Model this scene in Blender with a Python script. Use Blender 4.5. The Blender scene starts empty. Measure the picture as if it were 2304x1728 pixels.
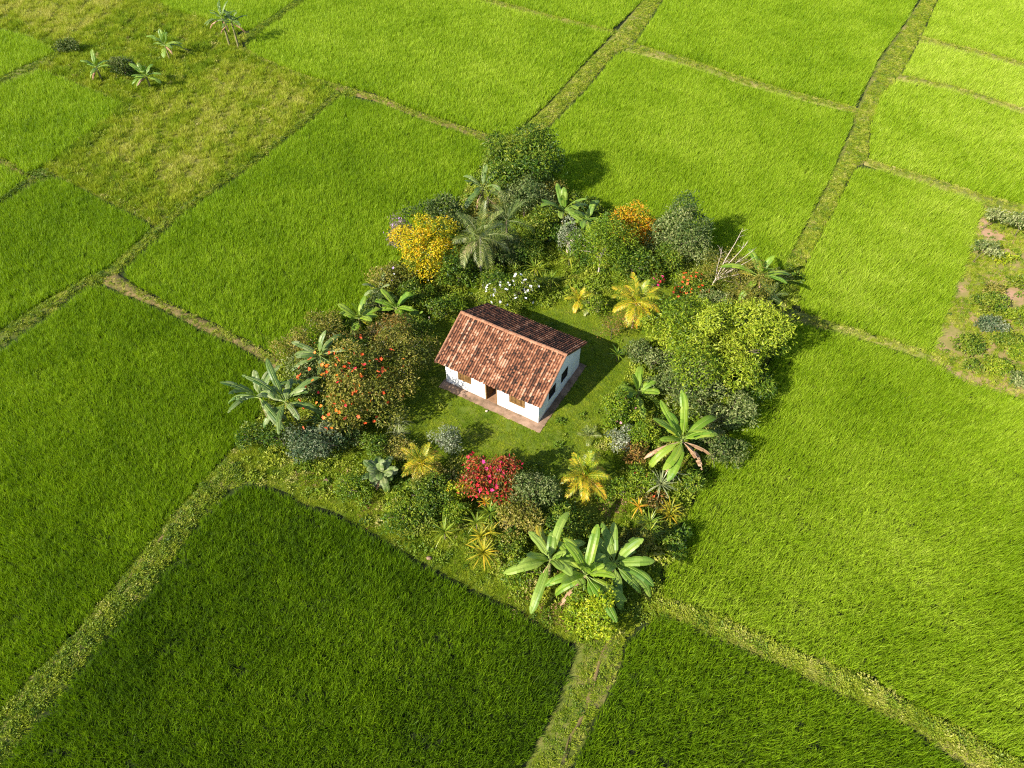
import bpy, math, random
import numpy as np
from mathutils import Vector, Matrix

R = math.radians
scene = bpy.context.scene
COL = scene.collection
rng = np.random.default_rng(11)
random.seed(11)

# ------------------------------------------------------------------ camera
F_PX, PITCH, CAM_H = 1560.4, R(48.323), 39.775
cam_d = bpy.data.cameras.new('camera')
cam_d.sensor_width = 36.0
cam_d.lens = 36.0 * F_PX / 2304.0
cam_d.clip_end = 2000
cam = bpy.data.objects.new('camera', cam_d)
cam.location = (0, 0, CAM_H)
cam.rotation_euler = (math.pi / 2 - PITCH, 0, 0)
COL.objects.link(cam)
scene.camera = cam
FW = np.array([0, math.cos(PITCH), -math.sin(PITCH)])
UP = np.array([0, math.sin(PITCH), math.cos(PITCH)])
RT = np.array([1.0, 0, 0])


def G(px, py, z=0.0):
    """survey point of the photograph (2304 wide) -> place on the level z"""
    d = RT * ((px - 1152) / F_PX) + UP * (-(py - 864) / F_PX) + FW
    t = (z - CAM_H) / d[2]
    return np.array([d[0] * t, d[1] * t, z])


K = 2304 / 2212.0


def D(p, z=0.0):
    return G(p[0] * K, p[1] * K, z)


# ------------------------------------------------------------------ light
SUN_AZ, SUN_EL = R(39), R(34)          # azimuth the shadows run to, height of the sun
sun_d = bpy.data.lights.new('sun', 'SUN')
sun_d.energy = 5.0
sun_d.angle = R(0.5)
sun_d.color = (1.0, 0.92, 0.76)
sun = bpy.data.objects.new('sun', sun_d)
ray = Vector((math.cos(SUN_AZ) * math.cos(SUN_EL), math.sin(SUN_AZ) * math.cos(SUN_EL), -math.sin(SUN_EL)))
sun.rotation_euler = ray.to_track_quat('-Z', 'Y').to_euler()
COL.objects.link(sun)
world = bpy.data.worlds.new('World')
scene.world = world
world.use_nodes = True
wn = world.node_tree.nodes
wl = world.node_tree.links
bg = wn.get('Background') or wn.new('ShaderNodeBackground')
sky = wn.new('ShaderNodeTexSky')
sky.sky_type = 'NISHITA'
sky.sun_disc = False
sky.sun_elevation = SUN_EL
to_sun = -ray
sky.sun_rotation = math.atan2(to_sun.x, to_sun.y)
wl.new(sky.outputs[0], bg.inputs[0])
bg.inputs[1].default_value = 0.10
scene.view_settings.view_transform = 'Standard'
scene.view_settings.look = 'None'
scene.view_settings.exposure = 1.15
scene.view_settings.gamma = 1.0
scene.cycles.max_bounces = 6
scene.cycles.diffuse_bounces = 3
scene.cycles.transmission_bounces = 3
scene.cycles.glossy_bounces = 2
scene.cycles.use_denoising = False
scene.cycles.pixel_filter_type = 'BLACKMAN_HARRIS'
scene.cycles.filter_width = 1.15

# ------------------------------------------------------------------ materials


def new_mat(name):
    m = bpy.data.materials.new(name)
    m.use_nodes = True
    nt = m.node_tree
    nt.nodes.clear()
    out = nt.nodes.new('ShaderNodeOutputMaterial')
    return m, nt, out


def ramp(nt, stops, interp='LINEAR'):
    r = nt.nodes.new('ShaderNodeValToRGB')
    r.color_ramp.interpolation = interp
    e = r.color_ramp.elements
    e[0].position, e[0].color = stops[0][0], (*stops[0][1], 1)
    e[1].position, e[1].color = stops[-1][0], (*stops[-1][1], 1)
    for p, c in stops[1:-1]:
        n = e.new(p)
        n.color = (*c, 1)
    return r


def leaf_mat(name, cols, trans=0.3, rough=0.5, spec=0.35, source='leaf', tcol=None):
    """cols run over the 'tint' value every leaf carries; part of the light goes through the blade"""
    m, nt, out = new_mat(name)
    L = nt.links
    a = nt.nodes.new('ShaderNodeAttribute')
    a.attribute_name = 'tint'
    a.attribute_type = 'GEOMETRY' if source == 'leaf' else 'INSTANCER'
    n = len(cols)
    cr = ramp(nt, [(i / (n - 1), c) for i, c in enumerate(cols)])
    L.new(a.outputs['Fac'], cr.inputs[0])
    p = nt.nodes.new('ShaderNodeBsdfPrincipled')
    p.inputs['Roughness'].default_value = rough
    p.inputs['Specular IOR Level'].default_value = spec
    L.new(cr.outputs[0], p.inputs['Base Color'])
    t = nt.nodes.new('ShaderNodeBsdfTranslucent')
    mul = nt.nodes.new('ShaderNodeMix')
    mul.data_type = 'RGBA'
    mul.blend_type = 'MULTIPLY'
    mul.inputs[0].default_value = 1.0
    mul.inputs[7].default_value = (*(tcol or (1.3, 1.25, 0.5)), 1)
    L.new(cr.outputs[0], mul.inputs[6])
    L.new(mul.outputs[2], t.inputs['Color'])
    mx = nt.nodes.new('ShaderNodeMixShader')
    mx.inputs[0].default_value = trans
    L.new(p.outputs[0], mx.inputs[1])
    L.new(t.outputs[0], mx.inputs[2])
    L.new(mx.outputs[0], out.inputs[0])
    return m


def noise_mat(name, stops, scale=3.0, detail=6, rough=0.9, bump=0.0, scale2=None, attr=None, spec=0.2):
    m, nt, out = new_mat(name)
    L = nt.links
    g = nt.nodes.new('ShaderNodeNewGeometry')
    nz = nt.nodes.new('ShaderNodeTexNoise')
    nz.inputs['Scale'].default_value = scale
    nz.inputs['Detail'].default_value = detail
    nz.inputs['Roughness'].default_value = 0.65
    L.new(g.outputs['Position'], nz.inputs['Vector'])
    src = nz.outputs['Fac']
    if scale2:
        n2 = nt.nodes.new('ShaderNodeTexNoise')
        n2.inputs['Scale'].default_value = scale2
        n2.inputs['Detail'].default_value = 3
        L.new(g.outputs['Position'], n2.inputs['Vector'])
        mm = nt.nodes.new('ShaderNodeMath')
        mm.operation = 'ADD'
        L.new(src, mm.inputs[0])
        L.new(n2.outputs['Fac'], mm.inputs[1])
        hf = nt.nodes.new('ShaderNodeMath')
        hf.operation = 'MULTIPLY'
        hf.inputs[1].default_value = 0.5
        L.new(mm.outputs[0], hf.inputs[0])
        src = hf.outputs[0]
    if attr:
        a = nt.nodes.new('ShaderNodeAttribute')
        a.attribute_name = attr
        mm = nt.nodes.new('ShaderNodeMath')
        mm.operation = 'MULTIPLY_ADD'
        mm.inputs[1].default_value = 0.25
        L.new(src, mm.inputs[0])
        L.new(a.outputs['Fac'], mm.inputs[2])
        src = mm.outputs[0]
    cr = ramp(nt, stops)
    L.new(src, cr.inputs[0])
    p = nt.nodes.new('ShaderNodeBsdfPrincipled')
    p.inputs['Roughness'].default_value = rough
    p.inputs['Specular IOR Level'].default_value = spec
    L.new(cr.outputs[0], p.inputs['Base Color'])
    if bump:
        b = nt.nodes.new('ShaderNodeBump')
        b.inputs['Strength'].default_value = bump
        b.inputs['Distance'].default_value = 0.05
        L.new(nz.outputs['Fac'], b.inputs['Height'])
        L.new(b.outputs[0], p.inputs['Normal'])
    L.new(p.outputs[0], out.inputs[0])
    return m


M = {}
M['rice'] = leaf_mat('rice_blades', [(.050, .110, .004), (.122, .224, .004), (.214, .340, .008), (.320, .445, .026), (.45, .55, .075)], .34, .5, .2, 'inst')  # extra blue in the palest stops is haze put into the colour
M['grass'] = leaf_mat('grass_blades', [(.040, .095, .006), (.090, .170, .008), (.180, .265, .010), (.295, .350, .022), (.45, .44, .11)], .30, .6, .12, 'inst')
M['weed'] = leaf_mat('weed_leaves', [(.030, .075, .008), (.085, .155, .010), (.17, .245, .014), (.29, .33, .03), (.44, .40, .14)], .28, .5, .3, 'inst')
M['dryleaf'] = leaf_mat('fallen_leaves', [(.10, .05, .025), (.22, .12, .06), (.36, .23, .14)], .1, .8, .1, 'inst')
M['mud'] = noise_mat('paddy_mud', [(.3, (.008, .012, .003)), (.7, (.022, .032, .008))], 2.0)
M['bank'] = noise_mat('earth_bank', [(.30, (.045, .065, .008)), (.48, (.11, .13, .022)), (.62, (.20, .17, .06)), (.8, (.32, .22, .12))], 1.2, bump=.6, scale2=.25)
M['brownbank'] = noise_mat('bare_bank', [(.30, (.04, .05, .010)), (.46, (.10, .085, .03)), (.58, (.18, .125, .055)), (.8, (.28, .18, .10))], 2.6, bump=.6, scale2=.3)
M['soil'] = noise_mat('lawn_soil', [(.3, (.045, .080, .006)), (.52, (.095, .135, .012)), (.68, (.15, .15, .03)), (.85, (.24, .18, .08))], .9, bump=.4, scale2=.22)
M['fallow'] = noise_mat('fallow_soil', [(.3, (.07, .085, .010)), (.55, (.16, .16, .03)), (.8, (.28, .22, .08))], .8, bump=.4, scale2=.15)
M['redsoil'] = noise_mat('bare_reddish_soil', [(.30, (.13, .15, .03)), (.47, (.22, .19, .06)), (.60, (.36, .22, .14)), (.85, (.46, .29, .21))], .8, bump=.4, scale2=.25)
M['ground'] = noise_mat('far_ground', [(.3, (.055, .12, .008)), (.6, (.10, .18, .012)), (.8, (.15, .22, .02))], .3, scale2=.02)
M['bark'] = noise_mat('bark', [(.3, (.06, .045, .03)), (.6, (.15, .12, .085)), (.8, (.26, .22, .17))], 6, bump=.5)
M['palebark'] = noise_mat('pale_bark', [(.3, (.28, .22, .17)), (.6, (.48, .41, .35)), (.8, (.62, .56, .5))], 6, bump=.4)
M['pstem'] = noise_mat('banana_stem', [(.3, (.08, .075, .03)), (.5, (.16, .16, .06)), (.65, (.26, .20, .12)), (.85, (.36, .30, .22))], 4, bump=.4)
M['rib'] = noise_mat('leaf_midrib', [(.3, (.13, .22, .035)), (.7, (.24, .30, .07))], 2, rough=.5)
M['dryrib'] = noise_mat('dry_midrib', [(.3, (.26, .17, .10)), (.7, (.42, .30, .20))], 2, rough=.8)
for k, cols in {
    'ban_bright': [(.085, .185, .012), (.165, .270, .020), (.270, .350, .040)],
    'ban_mid': [(.055, .135, .014), (.130, .225, .024), (.240, .330, .055)],
    'ban_grey': [(.050, .110, .022), (.110, .175, .042), (.27, .31, .14)],
}.items():
    M[k] = leaf_mat(k + '_leaf', cols, .26, .45, .4)
M['ban_dry'] = leaf_mat('withered_leaf', [(.20, .11, .06), (.34, .21, .12), (.46, .31, .21)], .15, .8, .15, tcol=(1, .85, .6))
M['ban_yellow'] = leaf_mat('yellowing_leaf', [(.16, .21, .015), (.30, .30, .02), (.42, .30, .04)], .25, .45, .4)
CROWN = {
    'dark': [(.018, .046, .009), (.045, .088, .014), (.10, .145, .028), (.18, .20, .07)],
    'bluish': [(.020, .052, .022), (.055, .100, .042), (.120, .165, .075), (.26, .29, .18)],
    'greygreen': [(.035, .075, .016), (.090, .140, .030), (.185, .225, .065), (.32, .34, .15)],
    'mid': [(.028, .075, .007), (.075, .140, .009), (.150, .215, .014), (.25, .28, .030)],
    'bright': [(.055, .120, .006), (.110, .190, .008), (.190, .265, .012), (.30, .34, .025)],
    'lime': [(.12, .21, .006), (.22, .31, .008), (.34, .39, .015), (.46, .45, .03)],
    'mango': [(.045, .095, .006), (.115, .190, .008), (.235, .305, .014), (.37, .42, .04)],
    'olive': [(.050, .075, .009), (.120, .140, .014), (.22, .215, .028), (.34, .28, .07)],
    'rust': [(.050, .070, .010), (.11, .11, .015), (.22, .15, .03), (.34, .16, .05)],
    'yellow': [(.05, .10, .006), (.14, .20, .008), (.40, .36, .008), (.58, .48, .010), (.60, .34, .012)],
    'orange': [(.06, .10, .006), (.15, .19, .010), (.42, .34, .010), (.56, .32, .012), (.55, .18, .012)],
    'red': [(.045, .06, .010), (.13, .10, .012), (.30, .10, .02), (.42, .03, .03), (.46, .02, .07)],
    'silver': [(.10, .14, .07), (.19, .23, .13), (.33, .36, .25), (.5, .5, .42)],
    'violet': [(.08, .08, .05), (.16, .14, .09), (.26, .20, .18), (.30, .22, .26)],
}
for k, cols in CROWN.items():
    M['c_' + k] = leaf_mat('leaf_' + k, cols, .32, .48, .3)
for k, c in {'white': (.80, .80, .84), 'orange': (.72, .20, .02), 'redorange': (.70, .09, .02), 'magenta': (.55, .015, .16), 'crimson': (.50, .015, .03),
             'pink': (.60, .22, .28), 'yellow': (.75, .50, .02), 'violet': (.36, .24, .5)}.items():
    M['f_' + k] = leaf_mat('petal_' + k, [tuple(v * .65 for v in c), c, tuple(min(1, v * 1.15 + .03) for v in c)], .2, .6, .2, tcol=(1, .9, .8))
PALM = {
    'gold': [(.08, .16, .008), (.24, .29, .010), (.52, .40, .020), (.66, .28, .03)],
    'green': [(.035, .085, .016), (.075, .130, .022), (.14, .18, .04), (.24, .25, .10)],
    'grey': [(.035, .075, .010), (.095, .140, .020), (.22, .25, .06), (.44, .42, .20)],
    'tan': [(.22, .15, .09), (.36, .26, .16), (.5, .38, .26)],
    'strap': [(.05, .12, .012), (.11, .19, .014), (.24, .29, .02), (.42, .38, .05)],
    'strapdark': [(.025, .07, .012), (.055, .12, .018), (.10, .16, .03)],
    'strapgold': [(.16, .20, .012), (.34, .30, .015), (.52, .34, .02), (.55, .20, .03)],
    'strapwhite': [(.16, .22, .07), (.34, .37, .18), (.60, .60, .42)],
}
for k, cols in PALM.items():
    M['p_' + k] = leaf_mat('frond_' + k, cols, .22, .42, .45)

# ------------------------------------------------------------------ mesh helpers


def mesh_obj(name, V, Fc, mats, parent=None, tint=None, midx=None, smooth=False, loc=None):
    me = bpy.data.meshes.new(name)
    V = np.asarray(V, float)
    me.from_pydata(V.tolist(), [], Fc if isinstance(Fc, list) else Fc.tolist())
    for m in (mats if isinstance(mats, (list, tuple)) else [mats]):
        me.materials.append(m)
    if midx is not None:
        me.polygons.foreach_set('material_index', np.asarray(midx, dtype=np.int32))
    if tint is not None:
        at = me.attributes.new('tint', 'FLOAT', 'FACE')
        at.data.foreach_set('value', np.clip(np.asarray(tint, dtype=np.float32), 0, 1))
    if smooth:
        me.polygons.foreach_set('use_smooth', np.ones(len(me.polygons), dtype=bool))
    me.update()
    o = bpy.data.objects.new(name, me)
    COL.objects.link(o)
    if parent:
        o.parent = parent
    if loc is not None:
        o.location = loc
    return o


def thing(name, label, cat, loc, group=None):
    o = bpy.data.objects.new(name, None)
    o.empty_display_size = .3
    COL.objects.link(o)
    o.location = loc
    o['label'] = label
    o['category'] = cat
    if group:
        o['group'] = group
    return o


def tag(o, label=None, cat=None, group=None, kind=None):
    if label:
        o['label'] = label
    if cat:
        o['category'] = cat
    if group:
        o['group'] = group
    if kind:
        o['kind'] = kind
    return o


class MB:
    def __init__(s):
        s.v, s.f, s.t, s.m = [], [], [], []

    def add(s, V, Fc, t=0.5, m=0):
        n = len(s.v)
        s.v += [tuple(map(float, p)) for p in V]
        s.f += [tuple(int(i) + n for i in f) for f in Fc]
        s.t += [t] * len(Fc)
        s.m += [m] * len(Fc)

    def box(s, a, b, t=.5, m=0):
        x0, y0, z0 = a
        x1, y1, z1 = b
        V = [(x0, y0, z0), (x1, y0, z0), (x1, y1, z0), (x0, y1, z0), (x0, y0, z1), (x1, y0, z1), (x1, y1, z1), (x0, y1, z1)]
        s.add(V, [(3, 2, 1, 0), (4, 5, 6, 7), (0, 1, 5, 4), (1, 2, 6, 5), (2, 3, 7, 6), (3, 0, 4, 7)], t, m)

    def tube(s, pts, rad, sides=7, t=.5, m=0, cap=True):
        pts = [np.array(p, float) for p in pts]
        V = []
        for i, p in enumerate(pts):
            a = pts[min(i + 1, len(pts) - 1)] - pts[max(i - 1, 0)]
            a = a / (np.linalg.norm(a) + 1e-9)
            h = np.array([1.0, 0, 0]) if abs(a[0]) < .8 else np.array([0, 1.0, 0])
            u = np.cross(a, h)
            u /= np.linalg.norm(u)
            w = np.cross(a, u)
            for k in range(sides):
                an = 2 * math.pi * k / sides
                V.append(p + rad[i] * (math.cos(an) * u + math.sin(an) * w))
        Fc = []
        for i in range(len(pts) - 1):
            for k in range(sides):
                k2 = (k + 1) % sides
                Fc.append((i * sides + k, i * sides + k2, (i + 1) * sides + k2, (i + 1) * sides + k))
        if cap:
            Fc.append(tuple((len(pts) - 1) * sides + k for k in range(sides)))
        s.add(V, Fc, t, m)

    def build(s, name, mats, parent=None, smooth=False, loc=None):
        return mesh_obj(name, s.v, s.f, mats, parent, s.t, s.m, smooth, loc)


def unit(a):
    return a / (np.linalg.norm(a, axis=-1, keepdims=True) + 1e-9)


def in_poly(P, poly):
    x, y = P[:, 0], P[:, 1]
    ins = np.zeros(len(P), bool)
    n = len(poly)
    j = n - 1
    for i in range(n):
        xi, yi = poly[i][0], poly[i][1]
        xj, yj = poly[j][0], poly[j][1]
        c = ((yi > y) != (yj > y)) & (x < (xj - xi) * (y - yi) / (yj - yi + 1e-12) + xi)
        ins ^= c
        j = i
    return ins


def edge_dist(P, poly):
    d = np.full(len(P), 1e9)
    n = len(poly)
    for i in range(n):
        a, b = np.array(poly[i][:2]), np.array(poly[(i + 1) % n][:2])
        ab = b - a
        t = np.clip(((P[:, :2] - a) @ ab) / (ab @ ab + 1e-9), 0, 1)
        d = np.minimum(d, np.linalg.norm(P[:, :2] - (a + t[:, None] * ab), axis=1))
    return d


_ph = rng.uniform(0, 6.28, (40,))
_dr = rng.uniform(0, 6.28, (40,))


def smooth_noise(P, wl, k0=0):
    """sum of plane waves, about -1..1"""
    v = np.zeros(len(P))
    for i in range(8):
        a = _dr[(k0 + i) % 40]
        w = 2 * math.pi / (wl * (0.6 + 0.16 * i))
        v += np.sin(w * (P[:, 0] * math.cos(a) + P[:, 1] * math.sin(a)) + _ph[(k0 + i * 3) % 40])
    return v / 3.2


# ------------------------------------------------------------------ leafy crowns


def leaf_faces(P, T, N, ln, wd, fold=.18):
    """diamond shaped leaves: base P, axis T, normal N"""
    S = unit(np.cross(T, N))
    ln = ln[:, None]
    wd = wd[:, None]
    mid = P + T * ln * .48 + N * ln * fold * .35
    V = np.stack([P, mid + S * wd * .5, P + T * ln - N * ln * fold, mid - S * wd * .5], 1).reshape(-1, 3)
    n = len(P)
    Fc = (np.arange(n)[:, None] * 4 + np.array([0, 1, 2, 3])[None, :])
    return V, Fc


def crown_points(rg, n, rad, lumps=14, lump_r=.42, low=-.35):
    rad = np.array(rad)
    d = unit(rg.normal(size=(lumps, 3)))
    d[:, 2] = np.where(d[:, 2] < low, -d[:, 2], d[:, 2])
    C = d * rad * rg.uniform(.45, 1.04, (lumps, 1))
    C = np.vstack([C, [[0, 0, -.1 * rad[2]]]])
    r = np.append(rg.uniform(.6, 1.25, lumps) * lump_r * .92, .52)
    w = r ** 2
    k = rg.choice(len(C), n * 2, p=w / w.sum())
    dd = unit(rg.normal(size=(n * 2, 3)) + np.array([0, 0, .25]))
    u = np.where(rg.random(n * 2) < .2, rg.uniform(1.0, 1.45, n * 2), rg.uniform(.72, 1.06, n * 2))
    P = C[k] + dd * (r[k] * u)[:, None] * rad
    # drop leaves buried in another lump
    keep = np.ones(len(P), bool)
    for j in range(len(C)):
        q = np.linalg.norm((P - C[j]) / (rad * r[j]), axis=1)
        keep &= (q > .66) | (k == j)
    P, dd, k = P[keep][:n], dd[keep][:n], k[keep][:n]
    lt = rg.normal(0, .17, len(C))
    P[:, 2] += .12 * rad[2] * np.sin(P[:, 0] / rad[0] * 2.2 + rg.uniform(0, 6)) + .10 * rad[2] * np.sin(P[:, 1] / rad[1] * 2.7 + rg.uniform(0, 6))
    P[:, :2] *= 1 + .14 * np.sin(np.arctan2(P[:, 1], P[:, 0])[:, None] * np.array([3, 3]) + rg.uniform(0, 6)) * .55
    return P, unit(dd / rad), lt[k]


def foliage(name, rg, n, rad, leaf, mat, parent, center, asp=.45, lumps=14, lump_r=.42, tint0=.42, tvar=.2, low=-.35, hang=.25):
    P, dd, lt = crown_points(rg, n, rad, lumps, lump_r, low)
    n = len(P)
    T = unit(dd * .55 + rg.normal(size=(n, 3)) * .75 + np.array([0, 0, -hang]))
    N = unit(dd + rg.normal(size=(n, 3)) * .45 + np.array([0, 0, .35]))
    N = unit(N - T * np.sum(N * T, 1, keepdims=True))
    ln = leaf * rg.uniform(.65, 1.3, n)
    V, Fc = leaf_faces(P, T, N, ln, ln * asp)
    t = tint0 + .07 + lt + rg.normal(0, tvar, n)
    return mesh_obj(name, V, Fc, mat, parent, t, loc=center)


def blossoms(name, rg, n, rad, size, mat, parent, center, side=None, petals=5):
    """little open flowers sitting on the outside of a crown"""
    P, dd, _ = crown_points(rg, n * 3, rad, 14, .42, 0)
    ok = dd[:, 2] > -.1
    if side is not None:
        ok &= (dd @ np.array(side)) > rg.uniform(-.2, .7, len(dd))
    P, dd = P[ok][:n] * 1.04, dd[ok][:n]
    n = len(P)
    h = unit(np.cross(dd, rg.normal(size=(n, 3))))
    b = np.cross(dd, h)
    Vs, Fs, ts = [], [], []
    off = 0
    tt = rg.uniform(.1, 1, n)
    for k in range(petals):
        a = 2 * math.pi * k / petals
        T = unit(h * math.cos(a) + b * math.sin(a) + dd * .45)
        ln = size * rg.uniform(.45, .7, n)
        V, Fc = leaf_faces(P, T, unit(dd - T * np.sum(dd * T, 1, keepdims=True)), ln, ln * .75, .1)
        Vs.append(V)
        Fs.append(Fc + off)
        off += len(V)
        ts.append(tt)
    return mesh_obj(name, np.vstack(Vs), np.vstack(Fs), mat, parent, np.concatenate(ts), loc=center)


def base_from(px, py, h):
    """ground spot of a plant whose point at height h is seen at px, py"""
    p = G(px, py, h)
    return np.array([p[0], p[1], 0.12])


SEED = [100]


def nrg():
    SEED[0] += 1
    return np.random.default_rng(SEED[0])


def woody(name, label, cat, px, py, rad, kind, n, leaf, hc=None, trunk=.09, bark='bark', flowers=(), group=None,
          asp=.45, lumps=14, lump_r=.42, tint0=.42, tvar=.24, low=-.35, hang=.25, stem_name='trunk', leaf_name='crown', lean=(0, 0)):
    """tree or shrub: tapered trunk with limbs, crown of single leaves, blossoms"""
    rg = nrg()
    rad = tuple(v * (1.13 if group in ('garden trees', 'garden shrubs') else 1.0) for v in rad)
    hc = hc if hc is not None else rad[2] * .9
    b = base_from(px, py, hc)
    b = b - np.array([lean[0], lean[1], 0])
    t = thing(name, label, cat, b, group)
    c = np.array([lean[0], lean[1], hc])
    mb = MB()
    mid = c * np.array([.35, .35, .55]) + np.array([rg.normal(0, .06), rg.normal(0, .06), 0])
    mb.tube([(0, 0, -.1), mid, c * .92], [trunk, trunk * .75, trunk * .4], 7)
    for k in range(7):
        a = rg.uniform(0, 6.28)
        s = mid + (c * .92 - mid) * rg.uniform(0, .6)
        e = c + np.array([math.cos(a) * rad[0] * .75, math.sin(a) * rad[1] * .75, rg.uniform(-.1, .6) * rad[2]])
        m2 = (s + e) / 2 + np.array([0, 0, .12 * rad[2]])
        mb.tube([s, m2, e], [trunk * .5, trunk * .32, trunk * .12], 5)
    mb.build(stem_name, M[bark], t, True)
    foliage(leaf_name, rg, int(n * 1.6), rad, leaf, M['c_' + kind], t, c, asp, lumps, lump_r, tint0, tvar, low, hang)
    for fk, fn, fs in flowers:
        blossoms('blossom', rg, fn, rad, fs, M['f_' + fk], t, c)
    return t


# ------------------------------------------------------------------ banana plants


def banana_leaf(rg, L, W, e0, droop, tear, dry=0.0, name='leaf', mat=None, parent=None, loc=(0, 0, 0), az=0.0, vee=.25, tbase=.5, bend=0.0):
    n = 16
    pts, tans = [], []
    p = np.array([0.0, 0, 0])
    pet = .13
    for i in range(n + 1):
        u = i / n
        e = e0 - droop * (u ** 1.6) * 1.12
        aa = bend * u * u
        d = np.array([math.cos(e) * math.cos(aa), math.cos(e) * math.sin(aa), math.sin(e)])
        pts.append(p.copy())
        tans.append(d)
        p = p + d * L / n
    mb = MB()

    def wid(u):
        if u < pet:
            return .02
        q = (u - pet) / (1 - pet)
        return W * .5 * min(1, (q / .22) ** .7) * (1 - max(0, (q - .62) / .38) ** 3.0 * .80)
    for sgn in (-1, 1):
        i = 0
        cut = 0
        ang = vee
        while i < n:
            seg = 1 if rg.random() < tear else int(rg.integers(2, 5))
            seg = min(seg, n - i)
            ang = vee + rg.normal(0, .05 + .35 * tear) - dry * rg.uniform(.4, 1.3) - (.25 * tear)
            tt = tbase + rg.normal(0, .19 + dry * .12)
            idx = []
            V = []
            for j in range(i, i + seg + 1):
                u = j / n
                d = tans[min(j, n)]
                s = unit(np.cross(d, np.array([0, 0, 1.0])))
                nn = np.cross(s, d)
                w = wid(u)
                if j == i + seg and rg.random() < tear * .8 and j < n:
                    w *= rg.uniform(.55, .9)
                jit = rg.normal(0, .02) * dry
                m1 = pts[j] + s * sgn * w * .52 * math.cos(ang * .7) + nn * w * .52 * math.sin(ang * .7)
                a2 = ang - .55 - dry * .5
                e1 = m1 + s * sgn * w * .48 * math.cos(a2) + nn * w * .48 * math.sin(a2) + d * (jit + .05 * w)
                gap = d * (-.012 * L * tear if j == i + seg and tear > .05 and j < n else 0)
                V += [pts[j], m1 + gap * .5, e1 + gap]
            Fc = []
            for j in range(seg):
                a = j * 3
                q1 = (a, a + 1, a + 4, a + 3)
                q2 = (a + 1, a + 2, a + 5, a + 4)
                if sgn < 0:
                    q1, q2 = q1[::-1], q2[::-1]
                Fc += [q1, q2]
            if not (dry > .3 and rg.random() < .12):
                mb.add(V, Fc, tt)
            i += seg
    up = np.array([0, 0, .008])
    mb.tube([q + up for q in pts], [.022 * L / 2.4 * (1 - .8 * i / n) + .004 for i in range(n + 1)], 5, .5, 1)
    o = mb.build(name, [mat, M['dryrib'] if dry > .3 else M['rib']], parent, False, loc)
    o.rotation_euler = (0, 0, az)
    return o


def banana(label, px, py, h, n, L, kind='mid', tear=.25, dry=0, seed=None, W=.58, cat='banana plant', group='banana plants', yellow=0, e_lo=-.1, e_hi=1.2,
           az0=None, stem=.13, tbase=.5, lean=(0, 0), droop=1.2, name='banana_plant', lvar=.28):
    rg = nrg()
    b = base_from(px, py, h) - np.array([lean[0], lean[1], 0])
    t = thing(name, label, cat, b, group)
    top = np.array([lean[0], lean[1], h])
    mb = MB()
    mb.tube([(0, 0, -.1), top * .5 + np.array([0, 0, .02]), top * .93, top], [stem, stem * .85, stem * .55, stem * .3], 9)
    mb.build('stem', M['pstem'], t, True)
    n = int(n * 1.3)
    if kind == 'grey' and cat == 'banana plant':
        W *= .82
    az = rg.uniform(0, 6.28) if az0 is None else az0
    for k in range(n):
        f = k / max(1, n - 1)                 # old leaves first, young upright ones last
        az += 2.4 + rg.normal(0, .4)
        e0 = e_lo + (e_hi - e_lo) * f + rg.normal(0, .2)
        LL = L * rg.uniform(1 - lvar, 1 + lvar * .6) * (1 if f < .85 else .82)
        dr = (droop - .55 * f) * rg.uniform(.6, 1.45)
        mt = M['ban_' + kind]
        nm = 'leaf'
        if k < yellow:
            mt = M['ban_yellow']
        banana_leaf(rg, LL, W * rg.uniform(.85, 1.1), e0, dr, tear * rg.uniform(.5, 1.4), 0, nm, mt, t, top - np.array([0, 0, .25 * (1 - f)]), az,
                    tbase=tbase + rg.normal(0, .16), bend=rg.normal(0, .35))
    for k in range(dry):
        az = -1.57 + rg.normal(0, .75)
        banana_leaf(rg, L * rg.uniform(.7, .95), W * .8, rg.uniform(-.25, .3), rg.uniform(.9, 1.3), .5, .8, 'withered_leaf', M['ban_dry'], t,
                    top - np.array([0, 0, .3]), az, tbase=rg.uniform(.35, .7))
    return t


# ------------------------------------------------------------------ palms and strap plants


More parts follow.
